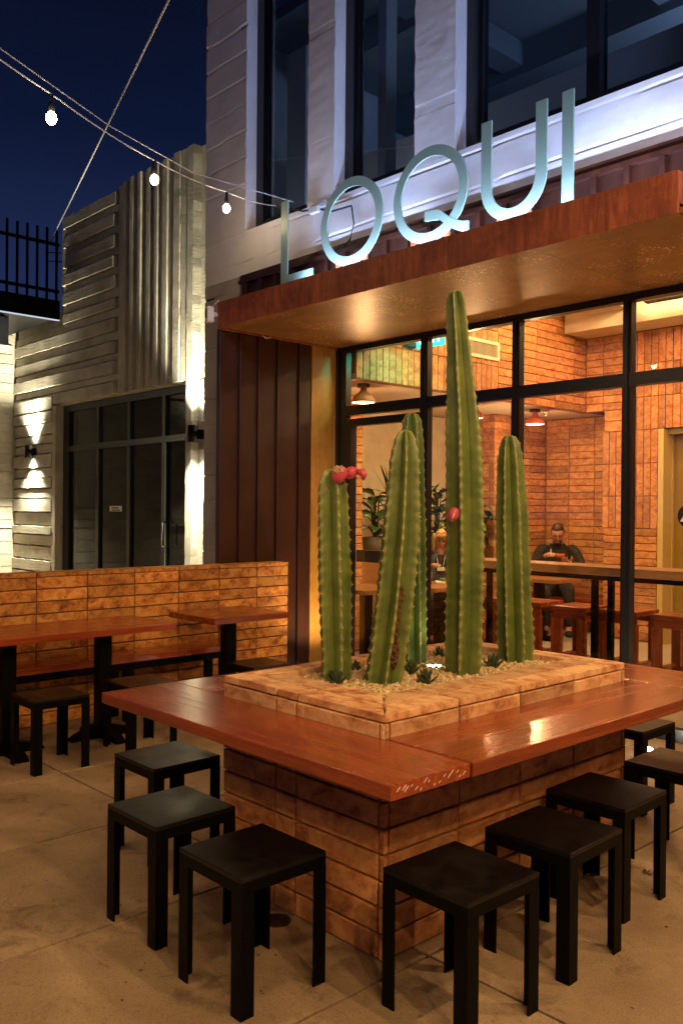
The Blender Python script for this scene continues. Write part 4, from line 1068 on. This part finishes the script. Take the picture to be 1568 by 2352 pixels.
in_table('wooden table with drink and food tray in front of the woman', -6.72, -6.06, 6.98, 7.95, (-6.36, 7.4))
in_table('wooden table in front of the man at the back wall', -6.75, -5.9, 8.95, 9.5, (-6.3, 9.2))
def in_bench(label, x0, x1, y0, y1):
    t_ = thing('wood_bench', label, 'bench', ((x0+x1)/2, (y0+y1)/2, 0), 'low wooden benches inside'); a_, b_ = (x1-x0)/2, (y1-y0)/2
    part('seat', MB().bbox(-a_, a_, -b_, b_, .42, .46, .004), M['wood_x'], t_)
    for sx_ in (-1, 1):
        part('leg', MB().box(sx_*(a_-.06)-.03, sx_*(a_-.06)+.03, -b_+.02, b_-.02, 0, .4195), M['wood_z'], t_)
    part('stretcher', MB().box(-a_+.1, a_-.1, -.03, .03, .14, .2), M['wood_x'], t_)
in_bench('low wooden bench along the back tiled wall under the man', -7.0, -5.65, 10.05, 10.45)
in_bench('low wooden bench under the woman behind the laden table', -7.25, -6.8, 7.9, 8.5)
in_bench('low wooden bench in front of the table with the drink', -5.98, -5.62, 7.05, 7.9)
# pendants
def pendant(label, x, y):
    t_ = thing('pendant_lamp', label, 'pendant lamp', (x, y, ZL), 'terracotta ceiling lamps')
    part('mount', MB().lathe([(.0005, 0), (.066, 0), (.066, -.035), (.0005, -.035)], n=24, smooth=False), M['bronze'], t_)
    pr = [(.03, -.035), (.032, -.06), (.042, -.08), (.075, -.105), (.105, -.135), (.12, -.170), (.118, -.188)]
    part('shade', MB().lathe(pr+[(.113, -.187)]+[(r-.006, z_) for r, z_ in pr[::-1]], n=32), M['shade'], t_)
    part('glow', MB().lathe([(.0005, -.185), (.111, -.185)], n=28, smooth=False), M['pend_glow'], t_)
    lamp('POINT', 'pendant_light', (x, y, ZL-.235), P_PENDANT, WARM, shadow_soft_size=.08)
pendant('terracotta ceiling lamp inside above the glass door', -6.40, 6.24)
pendant('terracotta ceiling lamp half hidden left of the tallest cactus', -6.52, 8.15)
pendant('terracotta ceiling lamp beside the window mullion, right of the tallest cactus', -6.42, 9.25)
for i, (px_, py_, pl_) in enumerate(((-4.6, 7.2, 'above the bar stools'), (-4.6, 9.0, 'in front of the tiled rear wall'), (-3.0, 7.4, 'near the glass, right of the mullion'), (-3.0, 9.1, 'before the restroom door'), (-1.2, 7.6, 'at the far right end of the counter'), (-5.5, 8.3, 'beside the tiled bulkhead'))):
    t_ = thing('downlight', 'black cylinder spot lamp on the high ceiling '+pl_, 'ceiling lamp', (px_, py_, 4.42), 'spot lamps on the high ceiling')
    part('body', MB().lathe([(.0005, 0), (.06, 0), (.06, -.16), (.05, -.16), (.05, -.12), (.0005, -.12)], n=18, smooth=False), M['black'], t_)
    lamp('POINT', 'downlight_beam', (px_, py_, 4.2), P_DOWN, WARM, shadow_soft_size=.06)
# exit sign, vent, pipe, sprinklers
ex = thing('exit_sign', 'glowing green exit sign hung just inside above the glass door', 'exit sign', (-5.60, 6.35, 3.35))
part('box', MB().bbox(-.17, .17, -.012, .012, -.20, -.03, .003), M['exit_glow'], ex)
part('mount', MB().lathe([(.0005, -.11), (.07, -.12), (.075, -.17), (.0005, -.20)], (-.26, 0, .0), 18, False), M['blackplastic'], ex)
part('arm', MB().box(-.26, .0, -.008, .008, -.029, -.008).box(-.012, .012, -.008, .008, -.0075, 1.07), M['blackplastic'], ex)
def strokes(txt, x, z, h, wd, y0_, y1_):
    mb = MB(); s_ = h*.2
    for ch in txt:
        if ch == 'E': mb.box(x, x+s_, y0_, y1_, z, z+h); [mb.box(x+s_, x+wd, y0_, y1_, z+q, z+q+s_) for q in (0, h*.4, h*.8)]
        if ch == 'I': mb.box(x+wd*.4, x+wd*.4+s_, y0_, y1_, z, z+h)
        if ch == 'T': mb.box(x+wd*.5-s_/2, x+wd*.5+s_/2, y0_, y1_, z, z+h*.8); mb.box(x, x+wd, y0_, y1_, z+h*.8, z+h)
        if ch == 'X':
            for sg in (0, 1):
                a_, b_ = (x, x+wd-s_) if sg == 0 else (x+wd-s_, x)
                mb.prism_xz([(a_, z), (a_+s_, z), (b_+s_, z+h), (b_, z+h)], y0_-.0005*sg, y1_)
        x += wd+h*.22
    return mb
part('lettering', strokes('EXIT', -.125, -.165, .10, .048, -.017, -.0125), M['exit_white'], ex)
lamp('AREA', 'exit_light', (-5.62, 6.25, 3.12), 12, (.08, 1, .62), (radians(55), 0, radians(35)), shape='RECTANGLE', size=.3, size_y=.1)
vt = thing('air_vent', 'cream louvred air vent on the tiled bulkhead behind the tallest cactus', 'vent', (XBH+.003, 7.80, 3.40))
part('frame', MB().box(0, .018, -.36, .36, .07, .105).box(0, .018, -.36, .36, -.105, -.07).box(0, .018, -.36, -.32, -.07, .07).box(0, .018, .32, .36, -.07, .07), M['vent'], vt)
part('backing', MB().box(.0005, .004, -.32, .32, -.07, .07), M['blackplastic'], vt)
lv = MB().box(.004, .010, -.0025, .0025, -.07, .07).mesh('louvre'); lv.materials.append(M['vent'])
for k in range(31): link('louvre', lv, None, vt, (0, -.31+.0205*k, 0))
pp = part('ceiling_pipe', MB().tube([(-5.02, 9.3, 4.40), (-5.02, 9.3, 4.12), (-5.02, 9.3, 4.02), (-4.96, 9.3, 3.97), (-3.0, 9.3, 3.97)], .033, 10).tube([(-5.02, 9.3, 4.14), (-5.02, 9.3, 4.22)], .045, 10), M['blackplastic'])
tag(pp, 'black pipe dropping from the ceiling and turning under the cream beam', 'pipe')
for px_, py_, lab in ((-6.45, 7.35, 'small white sprinkler head in the low ceiling right of the first ceiling lamp'), (-6.5, 9.6, 'small white sprinkler head in the low ceiling near the back wall')):
    t_ = thing('sprinkler', lab, 'sprinkler', (px_, py_, ZL), 'white sprinkler heads'); part('plate', MB().lathe([(.0005, 0), (.04, 0), (.036, -.008), (.0005, -.008)], n=16), M['white'], t_); part('head', MB().tube([(0, 0, -.008), (0, 0, -.05)], [.012, .016], 8), M['white'], t_)

# ------------------------------------------------------------------ people
def skin_obj(name, chains, m, parent, sub=2):
    vs = []; es = []; rs = []; roots = []
    for ch in chains:
        base = len(vs); first = True
        for item in ch:
            # item: (x,y,z,rx,ry) or ('@', idx) to branch from an earlier vertex of the same chain
            vs.append(item[:3]); rs.append(item[3:5] if len(item) > 4 else (item[3], item[3]))
            k = len(vs)-1
            if not first: es.append((base+(item[5] if len(item) > 5 else k-base-1), k))
            first = False
        roots.append(base)
    me = bpy.data.meshes.new(name); me.from_pydata(vs, es, []); o = link(name, me, m, parent)
    md = o.modifiers.new('skin', 'SKIN'); md.use_smooth_shade = True
    sv = me.skin_vertices[0].data
    for i, r in enumerate(rs): sv[i].radius = r
    for i in roots: sv[i].use_root = True
    s_ = o.modifiers.new('sub', 'SUBSURF'); s_.levels = sub; s_.render_levels = sub
    return o
def hand(w_, d, curl, side):
    """finger chains from wrist w_ in direction d (unit), curl = bend direction"""
    d = Vector(d).normalized(); c_ = Vector(curl).normalized(); s_ = d.cross(c_).normalized()*side; w_ = Vector(w_); out = []
    out.append([(*w_, .023, .019), (*(w_+d*.045), .035, .017), (*(w_+d*.085), .037, .015)])
    for i, L_ in enumerate((.066, .075, .070, .055)):
        b_ = w_+d*.082+s_*(.030-.020*i)
        out.append([(*(b_-d*.02), .010), (*(b_+d*L_*.4+c_*.006), .0095), (*(b_+d*L_*.72+c_*.026), .009), (*(b_+d*L_*.85+c_*.047), .0075)])
    b_ = w_+d*.03+s_*.028
    out.append([(*b_, .012), (*(b_+s_*.030+d*.028+c_*.01), .0115), (*(b_+s_*.036+d*.055+c_*.026), .009)])
    return out
def head_mesh(s=1.0):
    vs = []; fs = []; n, m_ = 28, 20
    for i in range(m_+1):
        a = pi*i/m_
        for k in range(n):
            b = 2*pi*k/n; x_, y_, z_ = sin(a)*cos(b), sin(a)*sin(b), cos(a)      # face towards -y
            X = x_*.072; Y = y_*.092; Z = z_*.118
            if z_ < 0: X *= 1-.30*(-z_)**1.3; Y *= 1-.10*(-z_)
            if y_ < 0:
                Y += .012*max(0, -y_)*(1 if z_ < .1 else .5)
                Y -= .020*math.exp(-((x_/.16)**2))*math.exp(-(((z_+.18)/.22)**2))*1.1     # nose
                Y += .010*(math.exp(-(((abs(x_)-.38)/.18)**2)))*math.exp(-(((z_-.02)/.13)**2))   # eye sockets
                Y -= .006*math.exp(-((x_/.25)**2))*math.exp(-(((z_+.52)/.10)**2))         # mouth
                Y -= .010*math.exp(-((x_/.3)**2))*math.exp(-(((z_+.85)/.18)**2))           # chin
            vs.append((X*s, Y*s, Z*s))
    for i in range(m_):
        for k in range(n): fs.append((i*n+k, (i+1)*n+k, (i+1)*n+(k+1) % n, i*n+(k+1) % n))
    return vs, fs
def person_head(parent, loc, rot, hairm, long_hair):
    h = part('head', MB().add(*head_mesh(), True), M['skin'], parent, loc, rot)
    fe = MB()
    for sg in (-1, 1): fe.sphere((sg*.028, -.083, .006), (.013, .006, .0045), 10, 6); fe.box(sg*.028-.016, sg*.028+.016, -.092, -.086, .021, .0255)
    part('eyes', fe, M['eye'], h)
    part('mouth', MB().sphere((0, -.096, -.060), (.022, .006, .0065), 12, 6), M['lip'], h)
    er = MB()
    for sg in (-1, 1): er.sphere((sg*.074, .006, -.008), (.008, .018, .03), 8, 8)
    part('ears', er, M['skin'], h)
    vs, fs = head_mesh(1.09)
    hv = []
    for (x_, y_, z_) in vs:
        face = y_ < -.02 and z_ < (.062 if long_hair else .075)
        if face: x_, y_, z_ = x_*.9, y_*.80, z_*.92
        if long_hair and y_ > -.03 and z_ < 0: x_ *= 1.22; z_ *= 1.25; 
        if not long_hair and z_ < -.02: x_, y_, z_ = x_*.86, y_*.86, z_*.86
        hv.append((x_, y_+.004, z_+.008))
    ha = MB().add(hv, fs, True)
    if long_hair:
        for sg in (-1, 1):
            for q in range(5):
                ha.tube([(sg*(.062+.004*q), -.05+.022*q, .07), (sg*(.080+.003*q), -.052+.022*q, .0), (sg*(.086), -.05+.02*q, -.08), (sg*(.078+.006*q), -.05+.02*q, -.155)], [.014, .017, .016, .006], 8)
        for q in range(9): xq = -.052+.013*q; ha.tube([(xq*.8, -.055, .115), (xq, -.094, .085), (xq*1.05, -.105, .048)], [.012, .012, .005], 6)
    part('hair', ha, hairm, h)
    return h
def sitting(label, loc, rz, top, hairm, long_hair, lean, jacket=None):
    p = thing('person', label, 'person', loc, rot=(0, 0, rz))
    L_ = lean
    sh = Vector((0, -.10-L_, 1.03)); nk = Vector((0, -.135-L_, 1.10))
    el = [Vector((s*.29, -.16-L_, .78)) for s in (-1, 1)]; wr = [Vector((-.10, -.36-L_, .94)), Vector((.11, -.34-L_, .86))]
    body = [[(0, 0, .53, .15, .12), (0, -.03-L_*.4, .72, .145, .105), (0, -.07-L_*.8, .93, .15, .10), (*nk, .055, .055), (0, -.15-L_, 1.17, .05, .055)]]
    for i, s in enumerate((-1, 1)):
        body.append([(s*.09, 0, .53, .085, .085), (s*.12, -.25, .52, .075, .075), (s*.13, -.44, .50, .060, .060), (s*.13, -.45, .28, .052, .052), (s*.13, -.46, .09, .038, .038), (s*.14, -.56, .045, .035, .03)])
        a = wr[i]; body.append([(s*.15, sh.y, .99, .052, .052), (s*.20, sh.y-.01, .97, .050, .050), (*el[i], .040, .040), (*a, .025, .022)])
        body += hand(a, (s*-.25, -.9, .1 if i == 0 else .05), (0, .2, -1) if i == 0 else (0, .1, 1), -s)
    skin_obj('body', body, M['skin'], p)
    cl = [[(0, .005, .50, .165, .135), (0, -.03-L_*.4, .70, .17, .125), (0, -.07-L_*.8, .90, .185, .122), (0, sh.y-.005, 1.01, .125, .09), (nk.x, nk.y+.01, 1.08, .07, .066)]]
    for i, s in enumerate((-1, 1)):
        a = el[i].lerp(wr[i], .86); cl.append([(s*.10, sh.y+.01, .995, .072, .075), (s*.20, sh.y, .975, .070, .072), (*el[i].lerp(Vector((s*.20, sh.y, .97)), .5), .058, .058), (*el[i], .054, .054), (*a, .036, .034)])
    skin_obj('jacket' if jacket else 'sweater', cl, jacket or top, p)
    tr = [[(0, .0, .49, .17, .13), (0, -.06, .50, .16, .11)]]
    for s in (-1, 1): tr.append([(s*.08, -.02, .52, .098, .098), (s*.12, -.25, .525, .088, .086), (s*.13, -.45, .50, .072, .072), (s*.13, -.46, .27, .064, .064), (s*.13, -.465, .10, .052, .052)])
    skin_obj('trousers', tr, M['black_cloth'], p)
    for s in (-1, 1): part('shoe', MB().sphere((s*.14, -.53, .04), (.048, .12, .04), 12, 8), M['black_cloth'], p)
    if jacket:
        part('shirt', MB().sphere((0, -.150-L_, .94), (.075, .05, .13), 14, 10), top, p)
        part('lanyard', MB().tube([(-.05, -.18-L_, 1.04), (-.035, -.205-L_, .94), (-.02, -.21-L_, .90)], .004, 5).tube([(.05, -.18-L_, 1.04), (.035, -.205-L_, .94), (.02, -.21-L_, .90)], .004, 5).bbox(-.045, .045, -.215-L_, -.20-L_, .855, .90, .004), M['paper'], p)
        part('collar', MB().add([(-.02, -.165-L_, 1.085), (-.10, -.16-L_, 1.07), (-.085, -.205-L_, .96), (-.045, -.20-L_, 1.02)], [(0, 1, 2, 3)]).add([(.02, -.165-L_, 1.085), (.10, -.16-L_, 1.07), (.085, -.205-L_, .96), (.045, -.20-L_, 1.02)], [(0, 1, 2, 3)]), jacket, p)
    h = person_head(p, (0, -.18-L_, 1.225) if jacket else (0, -.22-L_, 1.165), (radians(16 if jacket else 26), 0, 0), hairm, long_hair)
    return p, wr
fc = radians(40)
wm, _ = sitting('blond woman in a denim jacket looking down at her plate', (-7.06, 8.20, .01), radians(45), M['black_cloth'], M['hair_blond'], True, .04, M['denim'])
hd = [c for c in wm.children if c.name.startswith('head')][0]
gg = MB()
for sg in (-1, 1): gg.tube([(sg*.033+.026*cos(2*pi*k/14), -.092+.01*sin(2*pi*k/14), .100+.018*sin(2*pi*k/14)) for k in range(15)], .0035, 6, False)
gg.tube([(-.008, -.094, .103), (.008, -.094, .103)], .003, 6)
part('glasses', gg, M['shade'], hd)
mn_, wr = sitting('dark haired man in black leaning over a bowl at the back wall', (-6.66, 10.14, -.01), radians(33), M['black_cloth'], M['hair_dark'], False, .10)
mn_.scale = (1.12,)*3
bd = [c for c in mn_.children if c.name.startswith('head')][0]
part('beard', MB().sphere((0, -.058, -.075), (.055, .040, .042), 14, 10), M['hair_dark'], bd)
import mathutils
def place_by(p, v): return Matrix.Translation(p.location) @ p.rotation_euler.to_matrix().to_4x4() @ (Vector(v)*p.scale.x)
q = place_by(mn_, (.03, -.53, .925))
bo = thing('bowl', 'small pale bowl held by the man at the back wall', 'bowl', tuple(q))
part('bowl_body', MB().lathe([(.0005, -.03), (.04, -.03), (.065, .02), (.062, .022), (.038, -.024), (.0005, -.024)], n=20), M['shade'], bo)
q = place_by(mn_, (-.07, -.55, 1.0))
fk = part('fork', MB().tube([(0, 0, 0), (.01, -.02, -.05), (.02, -.03, -.10)], [.006, .005, .008], 6), M['white'], None, tuple(q)); tag(fk, 'white plastic fork in the hand of the man at the back wall', 'fork')
cu = thing('drink_cup', 'clear plastic cup of red drink on the table before the woman', 'cup', (-6.45, 7.32, .771))
part('cup_wall', MB().lathe([(.030, 0), (.042, .13), (.040, .13), (.029, .003)], n=20), M['glass'], cu); part('drink', MB().lathe([(.0005, .002), (.0285, .002), (.036, .085), (.0005, .085)], n=20), M['drink'], cu)
ty = thing('food_tray', 'paper lined tray with salad on the table before the woman', 'tray', (-6.42, 7.62, .771), rot=(0, 0, .8))
part('tray_body', MB().bbox(-.15, .15, -.11, .11, 0, .02, .006), M['paper'], ty)
fo = MB(); random.seed(4)
for k in range(40): fo.sphere((random.uniform(-.09, .09), random.uniform(-.06, .06), .03+random.random()*.02), (random.uniform(.012, .025), .014, .01), 6, 4)
part('salad', fo, M['food'], ty)
# ------------------------------------------------------------------ indoor plants
def leaf_mesh(L_, wd, droop, notch=0, seg=10):
    vs = []; fs = []
    for i in range(seg+1):
        t = i/seg; w_ = wd*math.sin(pi*min(1, t*.96+.03))**.8*(1-.25*t)
        if notch and i % 2: w_ *= 1-notch
        x_ = L_*t*cos(droop*t*.7); z_ = L_*(.25*t-droop*.5*t*t)
        vs += [(x_, -w_, z_+w_*.25), (x_, -w_*.45, z_+.03*w_), (x_, 0, z_-w_*.05), (x_, w_*.45, z_+.03*w_), (x_, w_, z_+w_*.25)]
    for i in range(seg):
        for k in range(4): fs.append((i*5+k, i*5+k+1, i*5+6+k, i*5+5+k))
    me = MB().add(vs, fs, True).mesh('leaf')
    return me
def two_tone(me, m1, m2):
    me.materials.append(m1); me.materials.append(m2)
    for i, p in enumerate(me.polygons): p.material_index = 1 if i % 4 in (1, 2) and (i//4) % 9 < 8 else 0
def plant(label, loc, n, meshes, h, spread, pot=True, cat='plant', name='potted_plant', up=(.0, .9)):
    t_ = thing(name, label, cat, loc)
    if pot: part('pot', MB().lathe([(.0005, 0), (.13, 0), (.16, .28), (.15, .28), (.14, .24), (.0005, .24)], n=24), M['pot'], t_)
    st_ = MB(); rn = random.Random(len(label))
    for k in range(n):
        a_ = 2.4*k; zz = .28+h*(k+.5)/n; r0 = spread*.25*rn.random()
        b_ = Vector((r0*cos(a_), r0*sin(a_), zz))
        st_.tube([(0, 0, .22), tuple(b_*.6+Vector((0, 0, .05))), tuple(b_)], .006, 5)
        o_ = link('leaf', rn.choice(meshes), None, t_, tuple(b_), (rn.uniform(-.4, .4), rn.uniform(-up[1], up[0]), a_+rn.uniform(-.3, .3)))
        o_.scale = (rn.uniform(.75, 1.15),)*3
    part('stem', st_, M['leaf_dk'], t_)
    return t_
lv1 = leaf_mesh(.34, .075, .9); two_tone(lv1, M['leaf'], M['leaf_pale'])
lv2 = leaf_mesh(.32, .085, 1.1); two_tone(lv2, M['leaf'], M['leaf'])
lv3 = leaf_mesh(.30, .13, .9, .45, 12); two_tone(lv3, M['leaf'], M['leaf_pale'])
lv4 = leaf_mesh(.28, .12, 1.0, .5, 12); two_tone(lv4, M['leaf'], M['leaf_dk'])
lv5 = leaf_mesh(.50, .012, .35); two_tone(lv5, M['leaf_dk'], M['leaf_dk'])
sh_ = thing('plant_shelf', 'dark wooden plant ledge in front of the beige concrete wall', 'shelf', (-7.62, 8.1, 0))
part('box', MB().bbox(-.30, .32, -1.1, 1.15, 0, .98, .006), M['oak_y'], sh_)
plant('pale striped leafy plant inside, between the left cactus and the leaning one', (-7.42, 7.45, .985), 26, [lv1, lv1, lv2], .55, .3, up=(.2, .7))
plant('cut leaf green plant on the ledge above the woman', (-7.45, 8.60, .985), 24, [lv3, lv4], .60, .3, up=(.2, .6))
plant('dark spiky plant behind the striped leafy plant', (-7.60, 7.9, .985), 40, [lv5], .55, .15, up=(.1, 1.4))
plant('drooping green plant in the gap right of the tallest cactus', (-7.2, 9.1, .955), 14, [lv2, lv4], .40, .3, up=(.3, .4))
part('box', MB().bbox(.325, .56, .85, 1.15, 0, .949, .006), M['oak_y'], sh_)
